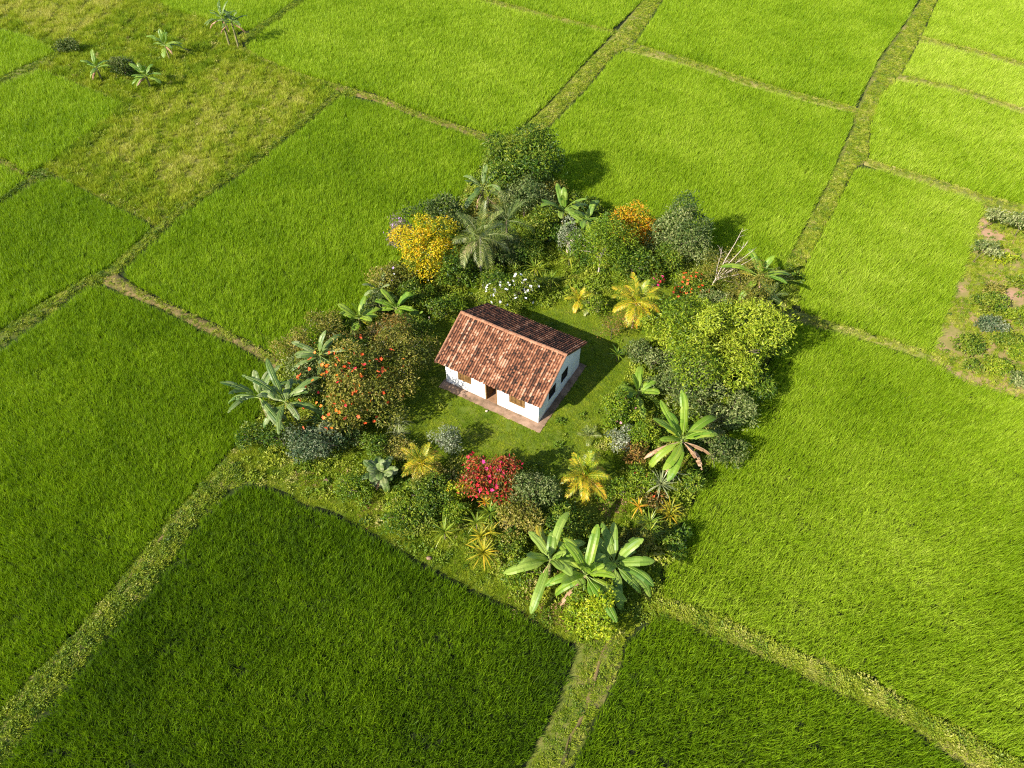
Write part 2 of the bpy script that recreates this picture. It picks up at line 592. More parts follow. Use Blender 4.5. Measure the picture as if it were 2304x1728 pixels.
def frond(rg, L, e0, droop, nl, ll, lw, mat, parent, loc, az, tbase, tvar=.12, hang=.6, name='frond', fwd=.6):
    n = 12
    pts, tans = [], []
    p = np.array([0.0, 0, 0])
    bend = rg.normal(0, .2)
    for i in range(n + 1):
        u = i / n
        e = e0 - droop * u ** 1.3
        d = np.array([math.cos(e) * math.cos(bend * u), math.cos(e) * math.sin(bend * u), math.sin(e)])
        pts.append(p.copy())
        tans.append(d)
        p = p + d * L / n
    pts, tans = np.array(pts), np.array(tans)
    mb = MB()
    mb.tube(pts, [.026 * (1 - .85 * i / n) + .004 for i in range(n + 1)], 4, tbase + .2)
    for sgn in (-1, 1):
        for k in range(nl):
            u = .14 + .86 * (k + rg.uniform(0, .6)) / nl
            u = min(u, .995)
            x = u * n
            i = min(int(x), n - 1)
            q = pts[i] + (pts[i + 1] - pts[i]) * (x - i)
            d = tans[i]
            s = unit(np.cross(d, np.array([0, 0, 1.0]))) * sgn
            nn = np.cross(s, d) * sgn
            l1 = ll * (math.sin(math.pi * min(1, .12 + u * .88)) * .75 + .3) * rg.uniform(.85, 1.1)
            dirv = unit(s * .85 + d * (fwd + .5 * u) + nn * .32 + rg.normal(0, .06, 3))
            m1 = q + dirv * l1 * .5
            dv2 = unit(dirv + np.array([0, 0, -hang * rg.uniform(.7, 1.3)]))
            m2 = m1 + dv2 * l1 * .5
            w = unit(np.cross(dirv, nn)) * lw * .5
            mb.add([q - w * .6, q + w * .6, m1 + w, m1 - w, m2], [(0, 1, 2, 3), (3, 2, 4)], tbase + (u - .5) * .2 + rg.normal(0, tvar * 1.6))
    o = mb.build(name, mat, parent, False, loc)
    o.rotation_euler = (0, 0, az)
    return o


def palm(label, px, py, h, n, L, kind, nl=26, ll=.55, lw=.035, e_lo=-.35, e_hi=1.35, trunk=.09, dry=0, hang=.6, bark='bark', group=None, name='palm_tree', droop=1.2,
         tgrad=0.0, fwd=.6, cat='palm', lean=(0, 0)):
    rg = nrg()
    b = base_from(px, py, h) - np.array([lean[0], lean[1], 0])
    t = thing(name, label, cat, b, group)
    top = np.array([lean[0], lean[1], h])
    mb = MB()
    if h > .5:
        mb.tube([(0, 0, -.1), top * .5, top * .96, top * 1.04], [trunk * 1.2, trunk, trunk * .8, trunk * .3], 8)
        mb.build('trunk', M[bark], t, True)
    az = rg.uniform(0, 6.28)
    for k in range(n):
        f = k / max(1, n - 1)
        az += 2.4 + rg.normal(0, .15)
        frond(rg, L * rg.uniform(.85, 1.1), e_lo + (e_hi - e_lo) * f + rg.normal(0, .08), (droop - .5 * f) * rg.uniform(.85, 1.15), nl, ll, lw, M['p_' + kind], t, top, az,
              .45 + tgrad * (.5 - f) + rg.normal(0, .07), hang=hang, fwd=fwd)
    for k in range(dry):
        az += 2.4 + rg.normal(0, .4)
        frond(rg, L * .85, rg.uniform(-.8, -.3), .7, nl, ll * .8, lw, M['p_tan'], t, top - np.array([0, 0, .12]), az, .5, hang=.9, name='withered_frond')
    return t


def rosette(label, px, py, h, n, L, kind, wd=.07, e_lo=-.1, e_hi=1.4, droop=.9, heads=1, spread=.3, group=None, name='strap_leaf_plant', cat='plant', tbase=.5, stem=.035):
    """tuft(s) of arching strap leaves on short stems"""
    rg = nrg()
    h, L, wd = h * 1.3, L * 1.22, wd * 1.25
    b = base_from(px, py, h)
    t = thing(name, label, cat, b, group)
    mb = MB()
    st = MB()
    for hd in range(heads):
        a = rg.uniform(0, 6.28)
        r0 = 0 if hd == 0 else spread * rg.uniform(.7, 1.2)
        c = np.array([math.cos(a) * r0, math.sin(a) * r0, h * (1 if hd == 0 else rg.uniform(.65, 1.0))])
        st.tube([(c[0] * .4, c[1] * .4, -.08), c * np.array([.8, .8, .6]), c], [stem, stem * .9, stem * .7], 6)
        az = rg.uniform(0, 6.28)
        for k in range(n):
            f = k / (n - 1)
            az += 2.4 + rg.normal(0, .1)
            e = e_lo + (e_hi - e_lo) * f + rg.normal(0, .08)
            l = L * rg.uniform(.75, 1.1)
            dr = droop * rg.uniform(.6, 1.2)
            V = []
            p = c.copy()
            s = np.array([-math.sin(az), math.cos(az), 0])
            m = 5
            for i in range(m + 1):
                u = i / m
                w = wd * .5 * (1 - u ** 2.2) * (.6 + .4 * min(1, u * 4))
                ee = e - dr * u
                V += [p - s * w, p + s * w]
                p = p + np.array([math.cos(az) * math.cos(ee), math.sin(az) * math.cos(ee), math.sin(ee)]) * l / m
            mb.add(V, [(2 * i, 2 * i + 1, 2 * i + 3, 2 * i + 2) for i in range(m)], tbase + .35 * (.5 - f) + rg.normal(0, .13))
    st.build('stem', M['bark'], t, True)
    mb.build('foliage', M['p_' + kind], t)
    return t


# ------------------------------------------------------------------ scattered stuff (geometry nodes)


def tuft_mesh(name, rg, blades, L, W, spread, mat, splay=.45, curl=.9, segs=3):
    mb = MB()
    for k in range(blades):
        a = rg.uniform(0, 6.28)
        r = spread * math.sqrt(rg.random())
        p = np.array([math.cos(a) * r, math.sin(a) * r, 0])
        az = a + rg.normal(0, .7)
        e = math.pi / 2 - abs(rg.normal(0, splay))
        l = L * rg.uniform(.65, 1.1)
        cu = curl * rg.uniform(.3, 1.3)
        tw = rg.uniform(0, 6.28)
        s = np.array([-math.sin(az + tw * .15), math.cos(az + tw * .15), 0])
        V = []
        for i in range(segs + 1):
            u = i / segs
            w = W * .5 * (1 - u ** 1.8)
            V += [p - s * w, p + s * w]
            ee = e - cu * u * u
            p = p + np.array([math.cos(az) * math.cos(ee), math.sin(az) * math.cos(ee), math.sin(ee)]) * l / segs
        mb.add(V, [(2 * i, 2 * i + 1, 2 * i + 3, 2 * i + 2) for i in range(segs)])
    me = bpy.data.meshes.new(name)
    me.from_pydata(mb.v, [], mb.f)
    me.materials.append(mat)
    return bpy.data.objects.new(name, me)


def clump_mesh(name, rg, n, rad, leaf, mat, asp=.55, flat=.6):
    P = unit(rg.normal(size=(n, 3))) * rg.uniform(.5, 1, (n, 1)) * np.array([rad, rad, rad * flat])
    P[:, 2] = np.abs(P[:, 2]) + .02
    dd = unit(P + np.array([0, 0, .1]))
    T = unit(dd * .6 + rg.normal(size=(n, 3)) * .7)
    N = unit(dd + rg.normal(size=(n, 3)) * .4 + np.array([0, 0, .6]))
    N = unit(N - T * np.sum(N * T, 1, keepdims=True))
    ln = leaf * rg.uniform(.6, 1.3, n)
    V, Fc = leaf_faces(P, T, N, ln, ln * asp)
    me = bpy.data.meshes.new(name)
    me.from_pydata(V.tolist(), [], Fc.tolist())
    me.materials.append(mat)
    return bpy.data.objects.new(name, me)


rg0 = np.random.default_rng(5)
RICE = [tuft_mesh('rice_tuft', rg0, 11, .64, .025, .07, M['rice'], .36, .95) for _ in range(5)]
GRASS = [tuft_mesh('grass_tuft', rg0, 22, .22, .02, .14, M['grass'], .6, 1.0) for _ in range(3)]
TALL = [tuft_mesh('tall_grass_tuft', rg0, 20, .55, .026, .17, M['grass'], .6, 1.1) for _ in range(3)]
WEED = [clump_mesh('weed_clump', rg0, 46, .26, .11, M['weed']) for _ in range(3)]
BUSHLET = [clump_mesh('bushlet', rg0, 150, .55, .17, M['weed'], .42, .8) for _ in range(4)]
LITTER = [clump_mesh('litter_clump', rg0, 10, .3, .2, M['dryleaf'], .35, .12) for _ in range(2)]


def make_group(name, objs):
    ng = bpy.data.node_groups.new(name, 'GeometryNodeTree')
    ng.interface.new_socket('Geometry', in_out='INPUT', socket_type='NodeSocketGeometry')
    ng.interface.new_socket('Geometry', in_out='OUTPUT', socket_type='NodeSocketGeometry')
    N, L = ng.nodes, ng.links
    gi, go = N.new('NodeGroupInput'), N.new('NodeGroupOutput')
    gti = N.new('GeometryNodeGeometryToInstance')
    for o in reversed(objs):
        oi = N.new('GeometryNodeObjectInfo')
        oi.inputs['Object'].default_value = o
        L.new(oi.outputs['Geometry'], gti.inputs[0])
    iop = N.new('GeometryNodeInstanceOnPoints')
    L.new(gi.outputs[0], iop.inputs['Points'])
    L.new(gti.outputs[0], iop.inputs['Instance'])
    iop.inputs['Pick Instance'].default_value = True

    def at(nm, tp):
        a = N.new('GeometryNodeInputNamedAttribute')
        a.data_type = tp
        a.inputs['Name'].default_value = nm
        return a.outputs['Attribute']
    L.new(at('variant', 'INT'), iop.inputs['Instance Index'])
    er = N.new('FunctionNodeEulerToRotation')
    L.new(at('rot', 'FLOAT_VECTOR'), er.inputs[0])
    L.new(er.outputs[0], iop.inputs['Rotation'])
    L.new(at('scl', 'FLOAT_VECTOR'), iop.inputs['Scale'])
    L.new(iop.outputs[0], go.inputs[0])
    return ng


NG = {'rice': (make_group('rice', RICE), 5), 'grass': (make_group('grass', GRASS), 3), 'tall': (make_group('tall_grass', TALL), 3),
      'weed': (make_group('weeds', WEED), 3), 'bushlet': (make_group('bushlets', BUSHLET), 4), 'litter': (make_group('litter', LITTER), 2)}


def scatter(name, kind, P, tint, scl, label=None, cat=None, lean=None, group=None):
    n = len(P)
    ng, nv = NG[kind]
    me = bpy.data.meshes.new(name)
    me.vertices.add(n)
    me.vertices.foreach_set('co', np.asarray(P, np.float32).ravel())
    rot = np.zeros((n, 3), np.float32)
    rot[:, 0] = rng.normal(0, .10, n)
    rot[:, 1] = rng.normal(0, .10, n)
    rot[:, 2] = rng.uniform(0, 6.28, n)
    if lean is not None:                       # lean is meant in world axes
        cx, sx = np.cos(rot[:, 2]), np.sin(rot[:, 2])
        rot[:, 0] += cx * lean[:, 0] + sx * lean[:, 1]
        rot[:, 1] += -sx * lean[:, 0] + cx * lean[:, 1]
    s = np.asarray(scl, np.float32)
    if s.ndim == 1:
        s = np.stack([s, s, s], 1)
    for nm, tp, dat, key in (('rot', 'FLOAT_VECTOR', rot, 'vector'), ('scl', 'FLOAT_VECTOR', s, 'vector'), ('tint', 'FLOAT', np.clip(tint, 0, 1).astype(np.float32), 'value'),
                             ('variant', 'INT', rng.integers(0, nv, n).astype(np.int32), 'value')):
        a = me.attributes.new(nm, tp, 'POINT')
        a.data.foreach_set(key, dat.ravel())
    o = bpy.data.objects.new(name, me)
    COL.objects.link(o)
    md = o.modifiers.new('scatter', 'NODES')
    md.node_group = ng
    o['kind'] = 'stuff'
    tag(o, label, cat, group)
    return o


def poly_sheet(name, poly, z, mat, dome=0.0):
    V = [(p[0], p[1], z) for p in poly]
    o = mesh_obj(name, V, [tuple(range(len(V)))], mat)
    o['kind'] = 'structure'
    return o


def area_pts(poly, n_per_m2):
    poly = np.array([p[:2] for p in poly])
    lo, hi = poly.min(0), poly.max(0)
    n = int((hi - lo).prod() * n_per_m2)
    P = rng.uniform(lo, hi, (n, 2))
    P = P[in_poly(P, poly)]
    return P


# ------------------------------------------------------------------ ground
g = mesh_obj('ground', [(-700, -300, -.05), (700, -300, -.05), (700, 1100, -.05), (-700, 1100, -.05)], [(0, 1, 2, 3)], M['ground'])
g['kind'] = 'structure'
mud = mesh_obj('paddy_mud', [tuple(D(p, -.02)) for p in [(-130, 1770), (2330, 1770), (2330, -110), (-130, -110)]], [(0, 1, 2, 3)], M['mud'])
mud['kind'] = 'structure'

FIELDS = [
    # label, tint offset (crop tone, with sun-angle brightness and right-side haze painted in), height, axis pair, outline
    ('small bright rice paddy in the upper left corner below the dry patch', .56, [(-200, 40), (0, 60), (65, 78), (125, 110), (39, 146), (0, 169), (-200, 270)]),
    ('bright rice paddy at the left edge beside the fallow plot with small bananas', .55, [(-160, 250), (0, 182), (86, 149), (161, 177), (266, 222), (248, 248), (131, 336), (86, 365), (52, 374), (15, 347), (0, 341), (-160, 285)]),
    ('tiny wedge of rice cut by the left edge of the photo', .50, [(-160, 300), (0, 351), (52, 381), (63, 383), (33, 405), (0, 436), (-160, 530)]),
    ('green rice paddy left of the yellowish fallow plot', .40, [(-160, 545), (0, 440), (81, 390), (122, 379), (217, 427), (325, 483), (327, 494), (239, 574), (152, 618), (96, 648), (0, 712), (-160, 815)]),
    ('bright rice paddy at the top edge behind the tall banana clump', .58, [(330, -120), (336, 0), (365, 20), (440, 40), (505, 65), (545, 62), (600, 28), (640, -2), (720, -60), (790, -120)]),
    ('large bright rice paddy at the top left of the central path', .60, [(650, 8), (560, 70), (530, 100), (545, 118), (640, 155), (730, 180), (820, 205), (900, 238), (1000, 270), (1062, 290), (1108, 290), (1180, 225), (1260, 140), (1322, 72), (1180, 38), (1050, 5), (860, -55), (800, -70), (740, -70)]),
    ('rice paddy at the top edge just left of the central path', .56, [(1065, 0), (1185, 32), (1320, 66), (1390, 0), (1450, -70), (1510, -130), (850, -130), (900, -52)]),
    ('rice paddy at the top edge between the two paths', .56, [(1432, 0), (1372, 92), (1480, 125), (1600, 165), (1720, 200), (1848, 232), (1900, 125), (1955, 50), (1985, 0), (2050, -130), (1570, -130)]),
    ('wide rice paddy behind the garden between the two paths', .60, [(1350, 110), (1325, 118), (1268, 190), (1195, 265), (1155, 295), (1170, 350), (1215, 410), (1300, 450), (1430, 500), (1560, 540), (1690, 590), (1712, 545), (1790, 395), (1843, 270), (1848, 244), (1720, 213), (1600, 180), (1480, 140)]),
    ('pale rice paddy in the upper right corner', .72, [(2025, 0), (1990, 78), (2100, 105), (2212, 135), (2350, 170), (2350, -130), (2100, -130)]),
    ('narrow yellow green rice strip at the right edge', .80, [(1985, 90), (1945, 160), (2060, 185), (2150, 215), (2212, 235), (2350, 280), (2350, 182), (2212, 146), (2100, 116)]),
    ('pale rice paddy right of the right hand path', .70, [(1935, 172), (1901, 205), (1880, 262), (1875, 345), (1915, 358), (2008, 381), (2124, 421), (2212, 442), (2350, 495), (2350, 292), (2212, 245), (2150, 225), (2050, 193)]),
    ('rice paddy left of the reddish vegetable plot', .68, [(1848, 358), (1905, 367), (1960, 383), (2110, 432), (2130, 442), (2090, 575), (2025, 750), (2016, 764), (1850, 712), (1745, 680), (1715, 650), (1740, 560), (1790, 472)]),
    ('big rice paddy along the right side of the garden', .60, [(1715, 692), (1850, 726), (2010, 778), (2100, 828), (2212, 858), (2400, 915), (2400, 1735), (2212, 1648), (2138, 1610), (2050, 1561), (1963, 1523), (1876, 1463), (1740, 1422), (1636, 1373), (1545, 1327), (1440, 1299), (1422, 1285), (1430, 1235), (1455, 1170), (1485, 1105), (1510, 1045), (1540, 985), (1590, 905), (1650, 800), (1690, 720)]),
    ('dark rice paddy in the lower right corner', .36, [(1352, 1372), (1430, 1318), (1510, 1355), (1615, 1403), (1719, 1448), (1859, 1518), (1963, 1563), (2033, 1616), (2102, 1664), (2250, 1780), (1180, 1780), (1229, 1660), (1289, 1530), (1329, 1460)]),
    ('dark rice paddy at the bottom in front of the garden', .22, [(404, 1153), (461, 1087), (495, 1061), (530, 1043), (583, 1054), (628, 1071), (652, 1089), (721, 1108), (764, 1130), (826, 1164), (903, 1212), (971, 1248), (1046, 1288), (1116, 1316), (1167, 1350), (1229, 1388), (1248, 1402), (1237, 1452), (1208, 1519), (1171, 1589), (1138, 1659), (1080, 1780), (-110, 1780), (0, 1651), (59, 1569), (118, 1506), (188, 1420), (235, 1361), (314, 1283)]),
    ('large rice paddy at the left of the garden', .41, [(-160, 855), (0, 752), (94, 686), (181, 621), (219, 614), (266, 634), (344, 664), (438, 714), (515, 746), (578, 786), (600, 805), (575, 870), (540, 935), (485, 992), (470, 1008), (412, 1074), (353, 1141), (294, 1208), (235, 1283), (165, 1365), (79, 1452), (0, 1538), (-160, 1700)]),
    ('large rice paddy between the fallow plot and the garden', .48, [(735, 207), (640, 283), (540, 363), (440, 428), (380, 473), (300, 548), (266, 582), (261, 594), (297, 620), (359, 651), (469, 701), (531, 735), (612, 779), (690, 735), (760, 680), (835, 610), (880, 545), (960, 470), (1010, 405), (1060, 325), (1055, 307), (990, 282), (900, 252), (820, 220)]),
]
ROW = unit(D((1100, 1312)) - D((620, 1070)))[:2]        # rows run along the garden's front bank
ROT = np.array([[ROW[0], -ROW[1]], [ROW[1], ROW[0]]])
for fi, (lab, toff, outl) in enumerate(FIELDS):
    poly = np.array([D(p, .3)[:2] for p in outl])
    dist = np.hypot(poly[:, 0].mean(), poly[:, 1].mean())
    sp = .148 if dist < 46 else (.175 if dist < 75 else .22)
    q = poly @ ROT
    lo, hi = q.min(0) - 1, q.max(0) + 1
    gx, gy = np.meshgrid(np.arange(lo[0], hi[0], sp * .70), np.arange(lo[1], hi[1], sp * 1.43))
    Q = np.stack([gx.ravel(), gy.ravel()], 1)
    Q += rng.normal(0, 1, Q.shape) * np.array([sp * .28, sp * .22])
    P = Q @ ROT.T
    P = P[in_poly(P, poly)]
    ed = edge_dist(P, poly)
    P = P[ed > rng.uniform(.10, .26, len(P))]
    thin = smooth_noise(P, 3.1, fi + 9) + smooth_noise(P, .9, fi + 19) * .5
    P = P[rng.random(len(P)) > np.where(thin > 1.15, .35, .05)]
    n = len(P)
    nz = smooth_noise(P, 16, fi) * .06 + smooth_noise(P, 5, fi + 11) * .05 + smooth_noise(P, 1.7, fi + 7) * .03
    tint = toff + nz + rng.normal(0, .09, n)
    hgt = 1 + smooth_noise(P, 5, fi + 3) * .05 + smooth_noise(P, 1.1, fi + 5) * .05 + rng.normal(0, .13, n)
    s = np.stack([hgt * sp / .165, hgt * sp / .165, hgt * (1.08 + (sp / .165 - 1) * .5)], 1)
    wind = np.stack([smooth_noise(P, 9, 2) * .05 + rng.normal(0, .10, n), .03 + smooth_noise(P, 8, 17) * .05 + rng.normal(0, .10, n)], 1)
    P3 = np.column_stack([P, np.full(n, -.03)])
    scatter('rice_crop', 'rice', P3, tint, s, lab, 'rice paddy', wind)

# ------------------------------------------------------------------ earth banks and paths


def resample(pl, n):
    pl = np.array(pl)
    s = np.append(0, np.cumsum(np.linalg.norm(np.diff(pl[:, :2], axis=0), axis=1)))
    u = np.linspace(0, s[-1], n)
    return np.column_stack([np.interp(u, s, pl[:, k]) for k in range(pl.shape[1])]), s[-1]


BANKS = []


def bank(name, left, right, height, mat, dens, mix, grow=1.0, tint=.5):
    """raised bank between two traced edges; dens tufts per square metre, mix = share of leafy weeds"""
    A = np.array([D(p, .1) for p in left])
    B = np.array([D(p, .1) for p in right])
    n = max(12, int(np.linalg.norm(A[-1] - A[0]) / .5))
    a, la = resample(A, n)
    b, lb = resample(B, n)
    prof = [(-.12, 0), (.08, .55), (.3, .95), (.5, 1.0), (.7, .95), (.92, .55), (1.12, 0)]
    V = []
    for i in range(n):
        for j, (u, h) in enumerate(prof):
            p = a[i] + (b[i] - a[i]) * u
            w = np.linalg.norm(b[i] - a[i])
            jt = .05 * min(1, w)
            hh = height * h * (1 + rng.normal(0, .14))
            V.append((p[0] + rng.normal(0, jt), p[1] + rng.normal(0, jt), hh - (.08 if h == 0 else 0)))
    m = len(prof)
    Fc = [(i * m + j, i * m + j + 1, (i + 1) * m + j + 1, (i + 1) * m + j) for i in range(n - 1) for j in range(m - 1)]
    o = mesh_obj(name, V, Fc, M[mat], smooth=True)
    o['kind'] = 'structure'
    area = 0.5 * (la + lb) * np.mean(np.linalg.norm(a - b, axis=1))
    k = int(area * dens * 2.9)
    if k > 3:
        f = rng.uniform(0, n - 1.001, k)
        i = f.astype(int)
        fr = (f - i)[:, None]
        u = rng.uniform(.10, 1.0, k)
        pa = a[i] + (a[i + 1] - a[i]) * fr
        pb = b[i] + (b[i + 1] - b[i]) * fr
        P = pa + (pb - pa) * u[:, None]
        hh = np.interp(u, [q[0] for q in prof], [q[1] for q in prof]) * height
        P[:, 2] = hh - .03
        patch = smooth_noise(P, 3, 9) * .5 + rng.normal(0, .4, k)
        keep = patch > -.7
        P, u = P[keep], u[keep]
        BANKS.append((P, mix, grow, tint))
    return o


bank('path', [(1500, -130), (1390, 0), (1328, 74), (1262, 140), (1185, 225), (1112, 292)],
     [(1560, -130), (1428, 0), (1362, 98), (1322, 118), (1264, 190), (1192, 262), (1152, 297)], .22, 'bank', 13, .35, 1.0, .62)
bank('path', [(2060, -130), (1990, 0), (1957, 52), (1902, 128), (1850, 245), (1845, 272), (1790, 398), (1712, 548)],
     [(2095, -130), (2022, 0), (1985, 80), (1940, 165), (1878, 265), (1872, 345), (1842, 362), (1787, 475), (1738, 565)], .20, 'bank', 15, .3, 1.0, .58)
bank('path', [(1250, 1390), (1237, 1452), (1208, 1519), (1171, 1589), (1138, 1659), (1080, 1780)],
     [(1345, 1380), (1329, 1458), (1289, 1528), (1229, 1656), (1180, 1780)], .22, 'bank', 15, .25, .9, .5)
bank('earth_bank', [(1425, 1290), (1440, 1301), (1545, 1329), (1636, 1375), (1740, 1424), (1876, 1465), (1963, 1525), (2050, 1563), (2138, 1612), (2212, 1650), (2400, 1740)],
     [(1415, 1312), (1510, 1352), (1615, 1399), (1719, 1444), (1859, 1514), (1963, 1559), (2033, 1612), (2102, 1659), (2250, 1780)], .25, 'bank', 18, .35, 1.3, .62)
bank('path', [(490, 985), (470, 1008), (412, 1074), (353, 1141), (294, 1208), (235, 1283), (165, 1365), (79, 1452), (0, 1538), (-160, 1700)],
     [(535, 1035), (487, 1059), (404, 1153), (314, 1283), (235, 1361), (188, 1420), (118, 1506), (59, 1569), (0, 1651), (-110, 1780)], .28, 'bank', 20, .45, 1.1, .5)
bank('earth_bank', [(-160, 815), (0, 714), (96, 650), (152, 620), (239, 576), (327, 496), (380, 455), (440, 415), (540, 347), (640, 270), (725, 195)],
     [(-160, 850), (0, 748), (94, 682), (181, 617), (260, 588), (268, 578), (302, 546), (380, 471), (440, 426), (540, 361), (640, 281), (735, 206)], .22, 'bank', 13, .35, 1.0, .5)
bank('earth_bank', [(245, 574), (261, 596), (297, 621), (359, 652), (469, 702), (531, 736), (612, 780)],
     [(221, 609), (266, 632), (344, 662), (438, 712), (515, 744), (578, 784), (603, 803)], .15, 'brownbank', 9, .3, .8, .66)
bank('earth_bank', [(505, 92), (530, 103), (640, 157), (730, 183), (820, 208), (900, 241), (1000, 273), (1062, 293)],
     [(515, 108), (545, 121), (640, 163), (725, 193), (820, 219), (900, 251), (990, 281), (1055, 306)], .16, 'brownbank', 12, .3, .8, .64)
bank('earth_bank', [(900, -52), (1065, 0), (1185, 33), (1320, 67)], [(860, -57), (1050, 5), (1180, 38), (1322, 73)], .28, 'bank', 9, .3, 1, .65)
bank('earth_bank', [(1370, 93), (1480, 126), (1600, 166), (1720, 201), (1848, 233)], [(1352, 108), (1480, 139), (1600, 179), (1720, 212), (1850, 243)], .28, 'bank', 10, .3, 1, .6)
bank('earth_bank', [(1990, 79), (2100, 106), (2212, 136), (2350, 172)], [(1985, 89), (2100, 115), (2212, 145), (2350, 181)], .28, 'bank', 9, .3, 1, .72)
bank('earth_bank', [(1945, 161), (2060, 186), (2150, 216), (2212, 236), (2350, 282)], [(1935, 171), (2050, 192), (2150, 224), (2212, 244), (2350, 291)], .28, 'bank', 9, .3, 1, .7)
bank('earth_bank', [(1875, 346), (1915, 359), (2008, 382), (2124, 422), (2212, 443), (2350, 498)], [(1868, 354), (1905, 366), (1960, 383), (2110, 431), (2135, 445), (2212, 462), (2350, 518)], .28, 'bank', 11, .3, 1, .68)
bank('earth_bank', [(1690, 660), (1742, 679), (1850, 713), (2018, 766)], [(1685, 690), (1716, 693), (1850, 725), (2012, 777)], .26, 'bank', 10, .3, 1, .66)
bank('earth_bank', [(-160, 245), (0, 170), (39, 147), (125, 112)], [(-160, 256), (0, 181), (86, 150), (135, 128)], .24, 'bank', 11, .5, 1, .45)
bank('earth_bank', [(-120, 300), (0, 342), (15, 348), (52, 375)], [(-120, 308), (0, 351), (30, 365), (52, 381)], .24, 'brownbank', 8, .3, 1, .6)
bank('earth_bank', [(-160, 530), (0, 436), (33, 405), (63, 383), (95, 364)], [(-160, 545), (0, 441), (81, 391), (122, 379)], .22, 'bank', 13, .6, 1.2, .35)
bank('earth_bank', [(545, 63), (600, 29), (640, -1), (720, -60), (790, -120)], [(530, 100), (560, 71), (650, 8), (740, -66), (800, -110)], .24, 'bank', 13, .5, 1, .45)

bank('path', [(1316, 1373), (1292, 1419), (1281, 1452), (1251, 1544), (1225, 1592), (1203, 1660)], [(1330, 1375), (1306, 1421), (1296, 1454), (1267, 1546), (1240, 1594), (1222, 1660)], .27, 'brownbank', 2.5, .1, .7, .6)
bank('path', [(412, 1082), (355, 1148), (298, 1214), (240, 1290), (172, 1370), (87, 1457), (10, 1540)], [(424, 1086), (368, 1155), (312, 1222), (255, 1300), (188, 1382), (104, 1470), (28, 1555)], .29, 'brownbank', 8, .1, .7, .72)
for (jx, jy, jr) in [(526, 82, 1.6), (752, 203, 1.2), (208, 611, .9), (60, 372, 1.2), (108, 660, .9), (1320, 74, 1.0), (1340, 105, .8), (1850, 250, .9), (30, 372, .8), (1415, 1300, 1.0), (1410, 1325, .8)]:
    q = D((jx, jy), .05)
    m = int(60 * jr * jr)
    BANKS.append((np.column_stack([q[:2] + rng.normal(0, jr * .55, (m, 2)), np.full(m, .02)]), .5, 1.3, .55))

gp = [(P[rng.random(len(P)) > mix], gr, ti) for P, mix, gr, ti in BANKS]
P = np.vstack([x[0] for x in gp])
ti = np.concatenate([np.full(len(x[0]), x[2] - .01) for x in gp]) + smooth_noise(P, 2.5, 4) * .15 + rng.normal(0, .13, len(P))
gr = np.concatenate([np.full(len(x[0]), x[1]) for x in gp])
scatter('bank_grass', 'grass', P, ti + .11, (lambda q: np.stack([q, q, q * .6], 1))(gr * rng.uniform(.8, 1.7, len(P))), 'rough short grass growing along the earth banks and paths', 'grass')
wp = [(P[rng.random(len(P)) < mix * .55], gr, ti) for P, mix, gr, ti in BANKS]
P = np.vstack([x[0] for x in wp])
ti = np.concatenate([np.full(len(x[0]), x[2]) for x in wp]) - .02 + smooth_noise(P, 2, 8) * .12 + rng.normal(0, .12, len(P))
gr = np.concatenate([np.full(len(x[0]), x[1]) for x in wp])
scatter('bank_weeds', 'weed', P, ti, gr * rng.uniform(.5, 1.15, len(P)), 'low leafy weeds growing along the earth banks and paths', 'weeds')

# ------------------------------------------------------------------ fallow plot, upper left
FAL = [(-200, -130), (330, -130), (336, 0), (365, 20), (440, 40), (505, 65), (528, 105), (545, 124), (640, 162), (725, 192), (725, 202), (640, 275), (540, 352), (440, 418), (375, 462), (335, 488),
       (325, 480), (217, 427), (122, 379), (92, 368), (131, 336), (248, 248), (266, 222), (161, 177), (86, 149), (125, 112), (65, 78), (0, 60), (-200, 40)]
fal = [D(p, .05) for p in FAL]
poly_sheet('fallow_ground', fal, .06, M['fallow'])
Y1 = np.array([D(p, .05)[:2] for p in [(722, 203), (540, 347), (395, 452), (180, 350), (290, 245), (370, 195), (480, 140), (560, 130), (640, 165)]])
Y2 = np.array([D(p, .05)[:2] for p in [(0, 45), (-150, 30), (-150, -110), (310, -80), (300, 8), (210, 62), (128, 108), (65, 75)]])
P = area_pts(fal, 17)
y = np.where(in_poly(P, Y1), 1.0, 0) * np.clip(edge_dist(P, Y1) / 2, .2, 1) + np.where(in_poly(P, Y2), 1.5, 0) * np.clip(edge_dist(P, Y2) / 2, .2, 1)
tint = .57 + .17 * y + smooth_noise(P, 6, 3) * .10 + smooth_noise(P, 2, 11) * .08 + rng.normal(0, .10, len(P))
scatter('fallow_grass', 'tall', np.column_stack([P, np.full(len(P), .04)]), tint, rng.uniform(.7, 1.3, len(P)) * (1 + .35 * smooth_noise(P, 2.2, 6)) * np.where(y > .9, .9, 1.0),
        'tall yellowish uncut grass on the fallow plot', 'grass')
P = area_pts(fal, 3.6)
y = in_poly(P, Y1) | in_poly(P, Y2)
P = P[(~y & (smooth_noise(P, 4, 15) > -.4)) | (rng.random(len(P)) < .12)]
scatter('fallow_weeds', 'weed', np.column_stack([P, np.full(len(P), .05)]), .60 + smooth_noise(P, 3, 1) * .18 + rng.normal(0, .15, len(P)), rng.uniform(.7, 1.8, len(P)),
        'leafy green weeds around the edges of the fallow plot', 'weeds')

